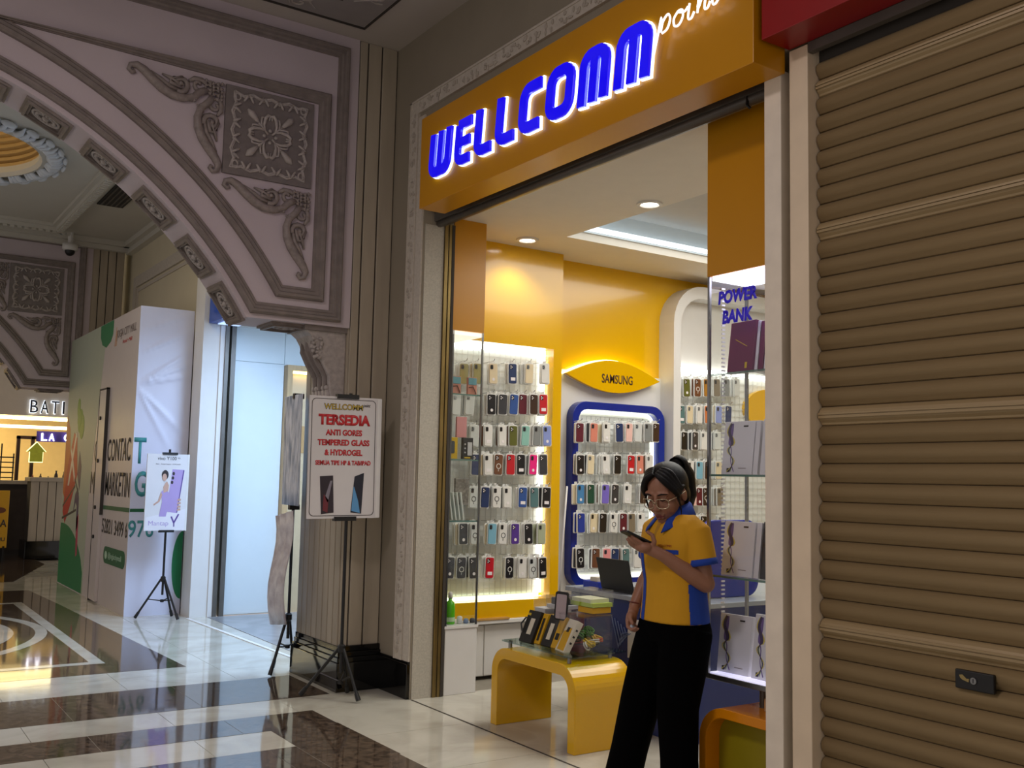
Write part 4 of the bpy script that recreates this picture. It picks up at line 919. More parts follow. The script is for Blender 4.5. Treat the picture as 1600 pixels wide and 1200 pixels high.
# left bulkhead, glass cabinet under it
MB().box(3.602, 3.876, 6.16, 6.60, 2.565, ZS).build('yellow_bulkhead', m_yel2, label='yellow box bulkhead over the left glass cabinet', cat='bulkhead', bevel=.002)
def glass_case(root, x0, x1, y0, y1, z0, z1, shelves, faces):
    t = .006
    for nme, c in (('front', (x0, x1, y0, y0 + t)), ('side', (x1 - t, x1, y0, y1)), ('side', (x0, x0 + t, y0, y1)), ('back', (x0, x1, y1 - t, y1))):
        if nme in faces or (nme == 'side' and c[0] == x0 and 'left' in faces) or (nme == 'side' and c[0] != x0 and 'right' in faces):
            MB().box(*c, z0, z1).build('glass_pane', m_glass, root)
    for z in shelves:
        MB().box(x0 + .01, x1 - .01, y0 + .012, y1 - .01, z - .004, z + .004).build('glass_shelf', mat('shelf_glass', sr(120, 160, 150), .1, noise=.05, spec=.8) if False else m_glass, root)
        MB().box(x0 + .01, x1 - .01, y0 + .010, y0 + .012, z - .005, z + .005).build('shelf_edge', mat('glass_edge', sr(96, 128, 118), .15, noise=.1), root)
gc = thing('glass_cabinet', (3.74, 6.38, .0), 'tall glass cabinet with white base inside the left shop jamb', 'cabinet', 'tall glass cabinets')
MB().box(3.612, 3.874, 6.158, 6.598, 0, .455).build('base', m_white, gc, bevel=.003)
MB().box(3.60, 3.88, 6.150, 6.598, .455, .472).build('base_top', m_white, gc)
glass_case(gc, 3.612, 3.874, 6.160, 6.598, .472, 2.563, (2.105, 1.635, 1.20), ('front', 'right'))
for x, y in ((3.862, 6.160), (3.612, 6.160)): MB().box(x, x + .012, y, y + .012, .472, 2.563).build('corner_post', m_steel, gc)
MB().box(3.61, 3.874, 6.17, 6.59, 2.535, 2.562).build('top_light', mat('case_light', (1, 1, 1), .5, emit=.9, ecol=(1, .88, .7)), gc)
# white ledge and base cupboard under the first display
lg = thing('base_cupboard', (4.4, 6.6, 0), 'long white base cupboard under the first phone case wall', 'cupboard')
MB().box(3.876, 4.925, 6.63, YS, 0, .40).build('body', m_white, lg); MB().box(3.876, 4.925, 6.56, YS - .17, .40, .429).build('ledge', m_white, lg, bevel=.004)
for a in (3.89, 4.235, 4.58): MB().box(a, a + .335, 6.618, 6.63, .006, .385).build('door', m_white, lg, bevel=.003)
MB().box(4.12, 4.42, 6.552, 6.60, .430, .442).build('timber_offcut', mat('offcut', sr(196, 150, 80), .5, noise=.2), label='flat strip of pale wood on the white ledge', cat='wood strip')

# ---- wall displays
m_grid = mat('grid_wire', sr(222, 224, 220), .4, 0, noise=.04); m_back = mat('display_back', sr(232, 234, 230), .5, noise=.03)
m_wire = mat('hook_wire', sr(205, 205, 205), .25, .8, noise=.1)
hook_me = MB().tube([(0, 0, 0), (0, -.17, .004), (0, -.19, .012), (0, -.195, .022)], .003, 6).mesh('hook'); hook_me.materials.append(m_wire)
def grid(root, x0, x1, z0, z1, y, step=.05):
    mb = MB(); k = 0
    n = int((x1 - x0) / step)
    for i in range(n + 1): x = x0 + (x1 - x0) * i / n; mb.box(x - .0022, x + .0022, y - .004, y, z0, z1)
    n = int((z1 - z0) / step)
    for i in range(n + 1): z = z0 + (z1 - z0) * i / n; mb.box(x0, x1, y - .008, y - .004, z - .0022, z + .0022)
    o = mb.build('wire_grid', m_grid, root); o['kind'] = 'stuff'; return o
d1 = thing('case_display', (4.24, 6.70, .56), 'lit wire grid wall of phone cases in the yellow recess', 'display wall', 'lit phone case walls')
MB().box(3.62, 4.828, 6.745, YS - .002, .566, 2.574).build('back_panel', m_back, d1)
MB().box(3.62, 4.825, 6.71, 6.745, 2.535, 2.574).build('top_light', m_led, d1); MB().box(4.802, 4.828, 6.715, 6.745, .60, 2.53).build('side_light', m_led, d1); MB().box(3.62, 4.80, 6.715, 6.745, .567, .59).build('bottom_light', m_ledy, d1)
grid(d1, 3.63, 4.80, .60, 2.53, 6.735)
d2 = thing('case_display', (5.6, 6.70, .6), 'blue framed lit wall of phone cases under the yellow oval', 'display wall', 'lit phone case walls')
MB().box(4.93, 6.14, YS - .02, YS - .001, 0, 2.44).build('white_panel', m_white, d2)
o_, i_ = rrect(5.085, 6.115, .625, 2.175, .14, 7), rrect(5.148, 6.045, .69, 2.11, .10, 7)
MB().ring(o_, i_, 6.66, YS - .02, 'y').build('blue_frame', m_blue, d2, bevel=.004)
mb = MB(); mb.ring(rrect(5.150, 6.043, .692, 2.108, .10, 7), rrect(5.172, 6.021, .714, 2.086, .08, 7), YS - .045, YS - .03, 'y'); mb.build('frame_light', mat('led_soft', (1, 1, 1), .5, emit=3, ecol=(.97, 1, .82)), d2)
MB().prism(rrect(5.149, 6.044, .691, 2.109, .10, 7), YS - .028, YS - .0205, 'y').build('back_panel', m_back, d2)
grid(d2, 5.19, 6.0, .75, 2.06, YS - .030)
ov = thing('brand_oval', (5.53, 6.68, 2.27), 'yellow lens-shaped brand plaque reading SAMSUNG', 'plaque')
up = [(5.005 + 1.055 * k / 20, 2.40 + .145 * math.sin(PI * k / 20)) for k in range(21)]; dn = [(5.005 + 1.055 * k / 20, 2.40 - .135 * math.sin(PI * k / 20)) for k in range(19, 0, -1)]
lens = up + dn
MB().prism(lens, 6.665, 6.70, 'y').build('plaque_face', m_yel, ov, bevel=.003)
MB().prism([(5.53 + (x - 5.53) * .94, 2.40 + (z - 2.40) * .9) for x, z in lens], 6.70, YS - .02, 'y').build('spacer', m_white, ov)
mb = MB(); ribbon(mb, [(x, z + .004) for x, z in up], .014, 6.715, 6.735, 'y'); mb.build('rim_light', m_ledw if False else mat('led_gold', (1, 1, 1), .5, emit=5, ecol=(1, .85, .3)), ov)
text('brand_print', 'SAMSUNG', onY(5.565, 6.664, 2.385), .345, .078, m_print('brown_ink', (66, 36, 20)), ov, bold=.015)
d3 = thing('case_display', (6.9, 6.66, 0), 'white arched frame with lit phone cases deep in the shop', 'display wall', 'lit phone case walls')
def arch_loop(x0, x1, z0, z1, r, n=8):
    return [(x1, z0), (x1, z1 - r)] + [(x1 - r + r * math.cos(a), z1 - r + r * math.sin(a)) for a in [PI / 2 * k / n for k in range(1, n)]] + [(x1 - r, z1), (x0 + r, z1)] + [(x0 + r + r * math.cos(a), z1 - r + r * math.sin(a)) for a in [PI / 2 + PI / 2 * k / n for k in range(1, n)]] + [(x0, z1 - r), (x0, z0)]
MB().ring(arch_loop(6.14, 8.0, .0, 3.30, .36), arch_loop(6.225, 7.9, .001, 3.19, .27), 6.575, YS, 'y').build('arch_frame', m_white, d3)
MB().prism(arch_loop(6.22, 7.91, .0, 3.195, .27), YS - .02, YS - .001, 'y').build('white_panel', m_white, d3)
MB().box(6.26, 7.88, YS - .035, YS - .02, .60, 2.56).build('back_panel', m_back, d3)
MB().box(6.26, 7.88, YS - .07, YS - .035, 2.525, 2.56).build('top_light', m_led, d3)
grid(d3, 6.28, 7.86, .62, 2.52, YS - .045, .06)
MB().box(6.228, 7.89, 6.60, YS - .036, .0, .56).build('base', m_white, d3)
MB().prism([(7.50 + .33 * math.cos(t), 2.23 + .2 * math.sin(t)) for t in [2 * PI * k / 24 for k in range(24)]], YS - .09, YS - .036, 'y').build('oval_plaque', m_yel, d3)

# ---- phone cases: every pack on its hook
WORDS = ['first', 'second', 'third', 'fourth', 'fifth', 'sixth', 'seventh', 'eighth', 'ninth', 'tenth', 'eleventh', 'twelfth', 'thirteenth']
PAL = {'orange': (206, 120, 70), 'olive': (150, 140, 84), 'white': (222, 220, 214), 'navy': (36, 54, 96), 'cream': (222, 206, 172), 'brown': (110, 70, 46), 'black': (26, 26, 30), 'charcoal': (58, 58, 62), 'blue': (50, 84, 150), 'maroon': (96, 30, 44), 'dark brown': (62, 44, 38), 'red': (192, 28, 40), 'clear': (206, 208, 204), 'olive green': (96, 98, 44), 'mint': (140, 190, 176), 'lavender': (136, 150, 206), 'pink': (232, 150, 150), 'hot pink': (236, 40, 130), 'teal': (84, 120, 122), 'light blue': (124, 178, 200), 'purple': (84, 50, 140), 'grey green': (170, 178, 150), 'dark green': (20, 74, 60), 'salmon': (214, 132, 112), 'violet': (120, 104, 196), 'royal blue': (36, 60, 150), 'grey brown': (128, 116, 98), 'sky blue': (70, 130, 180), 'grey': (130, 134, 134), 'gold': (170, 120, 50), 'pale pink': (232, 190, 180)}
pack_me = MB().prism(rrect(-.041, .041, -.085, .085, .012, 3), -.006, .006, 'y').prism(rrect(-.014, .014, .08, .104, .006, 2), -.001, .001, 'y').mesh('blister_pack')
shell_me = MB().prism(rrect(-.0345, .0345, -.077, .077, .011, 3), -.013, -.0055, 'y').mesh('case_shell')
isl_me = MB().prism(rrect(-.028, -.004, .034, .068, .006, 2), -.0155, -.0125, 'y').mesh('camera_island')
lens_me = MB()
for z in (.043, .059): lens_me.prism([(-.021 + .005 * math.cos(t), z + .005 * math.sin(t)) for t in [2 * PI * k / 8 for k in range(8)]], -.017, -.0155, 'y')
for z in (.051,): lens_me.prism([(-.010 + .004 * math.cos(t), z + .004 * math.sin(t)) for t in [2 * PI * k / 8 for k in range(8)]], -.017, -.0155, 'y')
lens_me = lens_me.mesh('camera_lens')
ring_me = MB().ring([(.021 * math.cos(t), -.012 + .021 * math.sin(t)) for t in [2 * PI * k / 16 for k in range(16)]], [(.016 * math.cos(t), -.012 + .016 * math.sin(t)) for t in [2 * PI * k / 16 for k in range(16)]], -.0145, -.0128, 'y').box(-.002, .002, -.0145, -.0128, -.052, -.036).mesh('magnet_ring')
stk_me = MB().prism([(.0 + .012 * math.cos(t), -.045 + .012 * math.sin(t)) for t in [2 * PI * k / 12 for k in range(12)]], -.0145, -.0128, 'y').mesh('round_sticker')
lab_me = MB().box(-.02, .022, -.0145, -.0128, -.055, -.030).mesh('paper_label')
m_pack = mat('pack_white', sr(226, 226, 222), .25, noise=.03); m_stk = m_print('sticker_white', (236, 230, 230))
def rm(n): return mat('case_' + n.replace(' ', '_'), sr(*PAL[n]), .3, noise=.06)
ncase = 0
def case(x, y, z, colour, style, label, group, extra=(), lean=0):
    """one hung pack: p plain, r ring, s sticker, l label; packs behind it in extra"""
    global ncase
    o = put('phone_case', pack_me, None, (x, y, z), (0, lean, random.uniform(-.10, .10)), m_pack); tag(o, label, 'phone case', group); ncase += 1
    sh = put('case_shell', shell_me, o, m=rm(colour))
    dark = sum(PAL[colour]) < 330
    is_ = put('camera_island', isl_me, sh, m=rm('charcoal' if not dark else 'black') if colour not in ('white', 'clear', 'cream') else rm('black' if style != 'p' else 'grey'))
    put('camera_lens', lens_me, is_, m=m_stk if dark else rm('black'))
    if style == 'r': put('magnet_ring', ring_me, sh, m=rm('black') if not dark else m_pack)
    if style == 's': put('round_sticker', stk_me, sh, m=m_stk)
    if style == 'l': put('paper_label', lab_me, sh, m=m_stk)
rr = random.Random(11)
def wall_of_cases(root, rows, yfront, wallname, group, ywall):
    for ri, (py, items) in enumerate(rows):
        for ci, (px, colour, style) in enumerate(items):
            yy = yfront + rr.uniform(-.02, .02); p = at(px, py, y=yy)
            case(p.x, yy, p.z, colour, style, '%s phone case, %s from the left in %s row of %s' % (colour, WORDS[ci], WORDS[ri] if ri < len(rows) - 1 else 'bottom', wallname), group, lean=rr.uniform(-.05, .05))
            h = put('hook', hook_me, root); h.matrix_parent_inverse = world_of(root).inverted(); h.location = (p.x, ywall, p.z + .094)
            # further packs on the same hook, showing as slivers
            nb = rr.choice((1, 2, 2)) if len(items) < 9 else 1
            for q in range(nb):
                y2 = yy + .026 + q * .028
                if y2 > ywall - .02: break
                c2_ = rr.choice(['white', 'clear', colour, 'cream', 'grey', 'clear', 'white', 'brown', 'charcoal'])
                o = put('phone_case', pack_me, None, (p.x + rr.choice((-1, 1)) * rr.uniform(.006, .024), y2, p.z + rr.uniform(-.006, .004)), (0, rr.uniform(-.03, .03), 0), m_pack)
                tag(o, '%s pack behind the %s case, %s from left, %s row, %s' % (('nearer', 'farther')[q], colour, WORDS[ci], WORDS[ri] if ri < len(rows) - 1 else 'bottom', wallname[4:]), 'phone case', group)
                put('case_shell', shell_me, o, m=rm(c2_))
R1 = [(584, [(697, 'orange', 'p'), (724, 'olive', 'p'), (745, 'olive', 'p'), (770, 'cream', 's'), (800, 'navy', 'l'), (826, 'cream', 'p'), (851, 'white', 'p')]),
      (632, [(712, 'clear', 'p'), (733, 'clear', 'p'), (767, 'black', 's'), (785, 'charcoal', 'p'), (802, 'blue', 'p'), (816, 'maroon', 'p'), (833, 'dark brown', 'p'), (848, 'red', 'l')]),
      (681, [(740, 'clear', 'p'), (762, 'white', 'l'), (784, 'white', 's'), (801, 'olive green', 'p'), (820, 'mint', 'p'), (838, 'grey', 'p'), (854, 'lavender', 's')]),
      (726, [(742, 'navy', 'p'), (762, 'white', 'l'), (778, 'brown', 'r'), (797, 'red', 'p'), (813, 'black', 'l'), (832, 'hot pink', 's'), (848, 'charcoal', 'p')]),
      (777, [(739, 'clear', 'r'), (757, 'navy', 'p'), (775, 'white', 'r'), (792, 'white', 's'), (816, 'blue', 'l'), (834, 'teal', 'p'), (853, 'black', 'l')]),
      (834, [(723, 'charcoal', 's'), (741, 'clear', 'r'), (768, 'light blue', 'p'), (785, 'white', 'r'), (804, 'purple', 's'), (825, 'black', 's'), (845, 'grey green', 'p')]),
      (887, [(702, 'charcoal', 's'), (720, 'charcoal', 'r'), (739, 'charcoal', 's'), (764, 'red', 'l'), (795, 'black', 'r'), (815, 'white', 's'), (832, 'clear', 'r'), (847, 'black', 'l')])]
wall_of_cases(d1, R1, 6.58, 'the yellow-framed wall', 'phone cases on the yellow-framed wall', 6.735)
R2 = [(676, [(905, 'maroon', 'p'), (927, 'salmon', 'p'), (947, 'white', 's'), (967, 'navy', 'p'), (982, 'pale pink', 'p'), (996, 'clear', 'p'), (1011, 'grey', 'p'), (1024, 'dark brown', 'p')]),
      (726, [(906, 'black', 's'), (922, 'cream', 'p'), (946, 'white', 's'), (964, 'black', 'p'), (985, 'red', 'l'), (999, 'salmon', 's'), (1014, 'white', 'p')]),
      (772, [(906, 'sky blue', 's'), (922, 'dark green', 'p'), (945, 'violet', 'p'), (960, 'charcoal', 's'), (980, 'white', 's'), (1004, 'dark brown', 'p')]),
      (817, [(907, 'royal blue', 'p'), (926, 'cream', 's'), (941, 'black', 'p'), (958, 'white', 'r'), (973, 'maroon', 's'), (986, 'grey brown', 'p'), (1001, 'white', 's')]),
      (872, [(906, 'black', 'r'), (930, 'brown', 'p'), (947, 'pink', 's'), (960, 'navy', 'p'), (977, 'teal', 'p'), (995, 'white', 'p')])]
wall_of_cases(d2, R2, 6.60, 'the blue-framed wall', 'phone cases on the blue-framed wall', YS - .030)
R3 = [(606, [(1072, 'olive green', 's'), (1089, 'brown', 'r'), (1103, 'gold', 'p'), (1119, 'grey brown', 'p'), (1134, 'grey', 'p'), (1150, 'clear', 'p')]),
      (648, [(1064, 'teal', 'l'), (1077, 'cream', 'p'), (1092, 'white', 'p'), (1105, 'orange', 'p'), (1122, 'lavender', 'p'), (1137, 'navy', 'p')]),
      (689, [(1068, 'black', 'p'), (1085, 'charcoal', 's'), (1099, 'white', 'p'), (1120, 'clear', 'p')]),
      (735, [(1063, 'white', 'p'), (1078, 'white', 's'), (1092, 'light blue', 'p'), (1105, 'dark brown', 'p'), (1122, 'cream', 'p')]),
      (776, [(1082, 'pale pink', 'p'), (1092, 'maroon', 's'), (1102, 'dark brown', 'r'), (1124, 'grey brown', 'p')]),
      (820, [(1085, 'white', 'p'), (1098, 'black', 'p'), (1125, 'clear', 'p')])]
wall_of_cases(d3, R3, 6.60, 'the white-arched wall', 'phone cases on the white-arched wall', YS - .045)
# ---- stock in the left glass cabinet
def stock(name, mb, m, label, cat, group=None, **k): return mb.build(name, m, label=label, cat=cat, group=group, **k)
def slab(px, py, w, h, t, y, m, name, label, cat, z0=None, rz=0, group=None):
    p = at(px, py, y=y); zc = p.z if z0 is None else z0 + h / 2
    o = MB().box(-w / 2, w / 2, 0, t, -h / 2, h / 2).xf(Matrix.Translation((p.x, y, zc)) @ Matrix.Rotation(rz, 4, 'Z')).build(name, m, label=label, cat=cat, group=group, bevel=.002)
    return o, p.x, zc
m_pinkt = mat('pouch_pink', sr(196, 130, 110), .4, noise=.15, scale=20); m_tealt = m_print('pouch_teal', (96, 150, 160))
for px, lab in ((713, 'pink and teal pouch at the left on the upper glass shelf'), (738, 'pink and teal pouch at the right on the upper glass shelf')):
    o, x, z = slab(px, 605, .078, .13, .02, 6.24, m_pinkt, 'pouch', lab, 'pouch', z0=2.112, group='pouches in the left glass cabinet')
    MB().box(x - .034, x + .034, 6.236, 6.24, z + .01, z + .06).build('teal_print', m_tealt, o); MB().tube([(x - .03, 6.235, z - .01), (x + .005, 6.234, z - .005), (x + .03, 6.235, z - .055)], .003, 5).build('cable', m_blk, o)
o, x, z = slab(721, 690, .085, .15, .02, 6.26, m_print('pack_rose', (206, 140, 140)), 'hanging_pack', 'pink accessory pack above the yellow box in the glass cabinet', 'pack', z0=1.80)
o, x, z = slab(707, 713, .08, .155, .03, 6.22, mat('box_yellow', sr(200, 164, 20), .4, noise=.05), 'accessory_box', 'yellow boxed car charger on the middle glass shelf', 'box', z0=1.643)
MB().prism(rrect(x - .025, x + .015, z - .04, z + .05, .012), 6.216, 6.22, 'y').build('device_print', m_print('gunmetal', (58, 62, 66)), o)
o, x, z = slab(731, 713, .085, .155, .03, 6.22, mat('box_black', sr(36, 36, 38), .4, noise=.1), 'accessory_box', 'black boxed power adapter on the middle glass shelf', 'box', z0=1.643)
MB().box(x - .005, x + .032, 6.216, 6.22, z - .05, z + .045).build('device_print', m_print('silver', (190, 190, 190)), o)
for k in range(3): MB().prism([(x - .026 + .006 * math.cos(t), z - .03 + k * .03 + .006 * math.sin(t)) for t in [2 * PI * j / 8 for j in range(8)]], 6.216, 6.22, 'y').build('icon_print', m_print('silver', (190, 190, 190)), o)
MB().box(x - .03, x + .02, 6.217, 6.22, z - .072, z - .062).build('caption_print', m_print('box_caption', (190, 160, 30)), o)
o, x, z = slab(722, 768, .115, .19, .02, 6.28, mat('pack_ornate', sr(150, 146, 138), .4, col2=sr(90, 84, 76), scale=60), 'hanging_pack', 'grey patterned accessory pack in the middle of the glass cabinet', 'pack')
for k in range(4):
    p = at(706 + k * 6, 815, y=6.30)
    MB().box(-.006, .006, 0, .16, 0, .20).xf(Matrix.Translation((p.x - .02, 6.26, 1.206)) @ Matrix.Rotation(-.16, 4, 'Y')).build('flat_box', m_print('flat_box', (206, 212, 206)), label='pale flat box leaning on the lower glass shelf, %s from the left' % WORDS[k], cat='box', group='flat boxes on the lower glass shelf', bevel=.002)
p = at(703, 960, y=6.26)
bt = thing('spray_bottle', (p.x, 6.26, .472), 'bright green cleaner bottle at the bottom of the glass cabinet', 'bottle')
MB().lathe([(.033, 0), (.036, .01), (.036, .12), (.03, .15), (.014, .165), (.014, .18)], 16, (p.x, 6.26, .472)).build('bottle_body', mat('green_liquid', sr(90, 190, 30), .2, noise=.1), bt, smooth=True)
MB().lathe([(.016, .18), (.016, .215), (.01, .225)], 12, (p.x, 6.26, .472)).build('cap', m_white, bt, smooth=True); MB().lathe([(.037, .02), (.037, .05)], 16, (p.x, 6.26, .472), cap=False).build('bottle_label', m_print('mint_label', (190, 220, 180)), bt)
for k, (px, c, lab) in enumerate(((718, (206, 206, 206), 'small white charger in the bottom left of the glass cabinet'), (728, (120, 140, 170), 'small grey-blue gadget beside the white charger'), (738, (60, 60, 64), 'small black puck in the bottom right of the glass cabinet'))):
    p = at(px, 970, y=6.24)
    MB().lathe([(.014, 0), (.02, .006), (.02, .026 + .02 * (k == 0)), (.012, .034 + .02 * (k == 0))], 12, (p.x, 6.24, .472)).build('small_gadget', m_print('gadget%d' % k, c), label=lab, cat='gadget', smooth=True)

# ================================================================== YELLOW ARCH TABLE AT THE ENTRANCE
def arch_table(name, x0, x1, y0, y1, h, t, r, m, mi, label, extra=None):
    tb = thing(name, ((x0 + x1) / 2, (y0 + y1) / 2, 0), label, 'table', 'yellow arch tables')
    o = arch_loop(y0, y1, 0, h, r, 10); i = arch_loop(y0 + t, y1 - t, 0, h - t, max(.03, r - t), 10)
    n = len(o); mb = MB(); vs = [(x0, *q) for q in o] + [(x0, *q) for q in i] + [(x1, *q) for q in o] + [(x1, *q) for q in i]; fs = []
    for k in range(n - 1):
        fs += [(k, k + 1, n + k + 1, n + k), (2 * n + k, 3 * n + k, 3 * n + k + 1, 2 * n + k + 1), (k, 2 * n + k, 2 * n + k + 1, k + 1), (n + k, n + k + 1, 3 * n + k + 1, 3 * n + k)]
    fs += [(0, n, 3 * n, 2 * n), (n - 1, 3 * n - 1, 4 * n - 1, 2 * n - 1)]
    mb.add(vs, fs); b = mb.build('arch_body', m, tb); bb = b.modifiers.new('bevel', 'BEVEL'); bb.width = .004; bb.segments = 2; bb.limit_method = 'ANGLE'; bb.angle_limit = 1.0
    return tb
tbl = arch_table('display_table', 3.48, 3.90, 4.50, 5.35, .475, .065, .15, m_yel, None, 'glossy yellow arch table with glass top at the shop entrance')
gt = MB().prism([(3.50, 4.55), (3.93, 4.60), (3.90, 5.30), (3.50, 5.27)], .508, .517, 'z'); gt.build('glass_top', glass('table_glass', (.66, .76, .72), .07, .0), tbl)
for x, y in ((3.53, 4.62), (3.86, 4.66), (3.53, 5.22), (3.86, 5.24)): MB().lathe([(.012, 0), (.012, .035), (.016, .035), (.016, .042)], 12, (x, y, .474)).build('standoff', m_steel, tbl)
ZT = .5175
# leaning accessory boxes: local frame box of w (y), h (up), t (x), leaning back from the corridor
def lean_box(y, x, w, h, t, m, name, label, cat, lean=.42, rz=0, group=None):
    r = thing(name, (x, y, ZT), label, cat, group); r.rotation_euler = (0, lean, rz)
    b = link('carton', MB().box(0, t, -w / 2, w / 2, 0, h).mesh('carton'), m, r, .003, local=True)
    return r
def face(r, name, pts, m, d=.001): return link(name, MB().prism(pts, -d, .0005, 'x').mesh(name), m, r, local=True)
m_cblk = mat('carton_black', sr(28, 26, 24), .4, noise=.15); m_cyel = mat('carton_yellow', sr(206, 158, 20), .4, noise=.05); m_cwht = mat('carton_white', sr(214, 206, 186), .4, noise=.05)
G = 'cartons on the glass table top'
c = lean_box(5.135, 3.575, .13, .20, .03, m_cblk, 'accessory_carton', 'black carton with white slot and strap, leftmost on the glass table', 'carton', group=G)
face(c, 'window_print', [(-.03, .05), (.012, .05), (.012, .15), (-.03, .15)], m_cwht, .002); face(c, 'band_print', [(.03, .165), (.06, .165), (.06, .18), (.03, .18)], m_gold, .002)
link('strap', MB().tube([(-.006, .05, .06), (-.02, .07, .10), (-.01, .055, .15)], .005, 6).mesh('strap'), m_blk, c, local=True)
c = lean_box(5.045, 3.60, .05, .19, .04, m_cyel, 'accessory_carton', 'narrow gold carton between the two black cartons', 'carton', rz=.1, group=G); face(c, 'stripe_print', [(-.01, .02), (.008, .02), (.008, .16), (-.01, .16)], m_cblk, .002)
c = lean_box(4.955, 3.60, .10, .19, .03, m_cblk, 'accessory_carton', 'black carton with white slot, second of the black ones', 'carton', group=G); face(c, 'window_print', [(-.022, .04), (.015, .04), (.015, .14), (-.022, .14)], m_cwht, .002)
c = lean_box(4.875, 3.60, .055, .195, .035, m_cyel, 'accessory_carton', 'yellow carton with black end beside the white carton', 'carton', group=G); face(c, 'device_print', [(-.018, .05), (.012, .05), (.012, .09), (-.018, .09)], m_cblk, .002)
c = lean_box(4.77, 3.565, .115, .20, .04, m_cwht, 'accessory_carton', 'white and yellow power bank carton nearest the front edge', 'carton', lean=.5, rz=-.2, group=G)
face(c, 'yellow_print', [(-.05, .01), (.03, .01), (.05, .12), (-.03, .15)], m_cyel, .002); face(c, 'logo_print', [(-.01, .12), (.02, .12), (.02, .15), (-.01, .15)], m_cblk, .003)
for z in (.06, .10, .14): link('port_print', MB().box(.012, .026, -.0585, -.0574, z, z + .012).mesh('port_print'), m_cblk, c, local=True)
# clear tub of trinkets
TUBX = .03
tub = thing('clear_tub', (3.74, 4.75, ZT), 'clear plastic tub of green and yellow cable trinkets on the glass table', 'tub')
MB().ring(rrect(3.63, 3.86, 4.625, 4.875, .03), rrect(3.634, 3.856, 4.629, 4.871, .028), ZT, ZT + .20, 'z').prism(rrect(3.63, 3.86, 4.625, 4.875, .03), ZT, ZT + .004, 'z').build('tub_wall', m_clear, tub)
MB().prism(rrect(3.625, 3.865, 4.62, 4.88, .03), ZT + .20, ZT + .208, 'z').build('lid', m_clear, tub)
rr = random.Random(21)
tc_ = [('cable_coil_green', (60, 120, 30), 11), ('cable_coil_yellow', (206, 176, 40), 5), ('cable_coil_black', (40, 40, 36), 4), ('cable_coil_red', (170, 60, 40), 2), ('cable_coil_white', (200, 200, 190), 3)]
n_ = 0
for nm, col, cnt in tc_:
    mm = m_print(nm, col)
    for k in range(cnt):
        cx_, cy_, cz_ = rr.uniform(3.67, 3.82), (rr.uniform(4.72, 4.84) if 'green' in nm or 'black' in nm else rr.uniform(4.66, 4.76)), ZT + .02 + rr.uniform(0, .07 if 'green' in nm else .03); r = rr.uniform(.018, .032); ta = rr.uniform(0, PI); tb_ = rr.uniform(.2, 1.2)
        R = Matrix.Rotation(ta, 3, 'Z') @ Matrix.Rotation(tb_, 3, 'X')
        MB().tube([Vector((cx_, cy_, cz_ + .01)) + R @ Vector((r * math.cos(t), r * math.sin(t), .002 * t)) for t in [2 * PI * j / 12 for j in range(20)]], .005, 6).build('cable_coil', mm, label='%s cable coil inside the clear tub, %s of that colour' % (nm.split('_')[-1], WORDS[k]), cat='cable', group='cable coils in the clear tub', smooth=True); n_ += 1
# stacked clear boxes behind
def clear_box(x0, x1, y0, y1, z0, z1, mtop, mbot, label):
    r = thing('clear_box', ((x0 + x1) / 2, (y0 + y1) / 2, z0), label, 'box', 'clear gift boxes behind the cartons')
    MB().box(x0, x1, y0, y1, z0, z1).build('shell', glass('box_plastic', (.95, .95, .96), .13, .12), r, bevel=.003)
    MB().box(x0 + .006, x1 - .006, y0 + .006, y1 - .006, z0 + .004, z0 + (z1 - z0) * .35).build('tray', mbot, r, bevel=.003)
    if mtop: MB().box(x0 + .02, x1 - .02, y0 + .03, y1 - .03, z0 + (z1 - z0) * .35, z1 - .012).build('content', mtop, r, bevel=.006)
zb = ZT + .001
clear_box(3.74, 3.90, 5.06, 5.26, zb, zb + .145, None, m_print('carton_grey', (176, 170, 160)), 'grey-filled clear box at the foot of the stack')
clear_box(3.74, 3.90, 4.90, 5.055, zb, zb + .19, m_print('wine', (120, 24, 24)), m_print('red_tray', (180, 40, 30)), 'clear box with red tray behind the cartons')
clear_box(3.74, 3.90, 4.98, 5.15, zb + .192, zb + .275, m_print('watch_black', (26, 26, 28)), m_print('pale_grey', (196, 196, 196)), 'clear box with black item on top of the red tray box')
clear_box(3.745, 3.90, 5.16, 5.285, zb + .147, zb + .255, None, m_print('pale_grey', (196, 196, 196)), 'empty clear box at the left end of the stack')
bx = thing('lime_box', (3.82, 4.76, zb + .21), 'clear box with lime label on yellow base above the tub', 'box')
MB().box(3.74, 3.88, 4.68, 4.82, zb + .21, zb + .245).build('yellow_base', m_cyel, bx, bevel=.003); MB().box(3.73, 3.89, 4.67, 4.89, zb + .245, zb + .345).build('shell', glass('box_plastic', (.95, .95, .96), .13, .12), bx, bevel=.003); MB().box(3.74, 3.88, 4.70, 4.88, zb + .270, zb + .292).build('paper_insert', m_print('pale_lime', (214, 216, 180)), bx); MB().box(3.735, 3.885, 4.675, 4.885, zb + .247, zb + .270).build('lime_label', m_print('lime', (176, 200, 50)), bx)
ph = thing('display_phone', (3.70, 4.885, zb + .14), 'black framed display phone standing upright on the table', 'phone')
M1 = Matrix.Translation((3.66, 4.885, zb + .155)) @ Matrix.Rotation(.10, 4, 'X') @ Matrix.Rotation(-.9, 4, 'Z')
MB().prism(rrect(-.04, .04, 0, .17, .014), -.006, .006, 'y').xf(M1).build('bumper', m_blk, ph); MB().prism(rrect(-.031, .031, .01, .155, .008), -.0075, -.006, 'y').xf(M1).build('screen', m_print('screen_grey', (176, 160, 164)), ph)
MB().box(-.03, .03, -.01, .03, -.155, 0).xf(M1).build('stand', m_clear, ph)
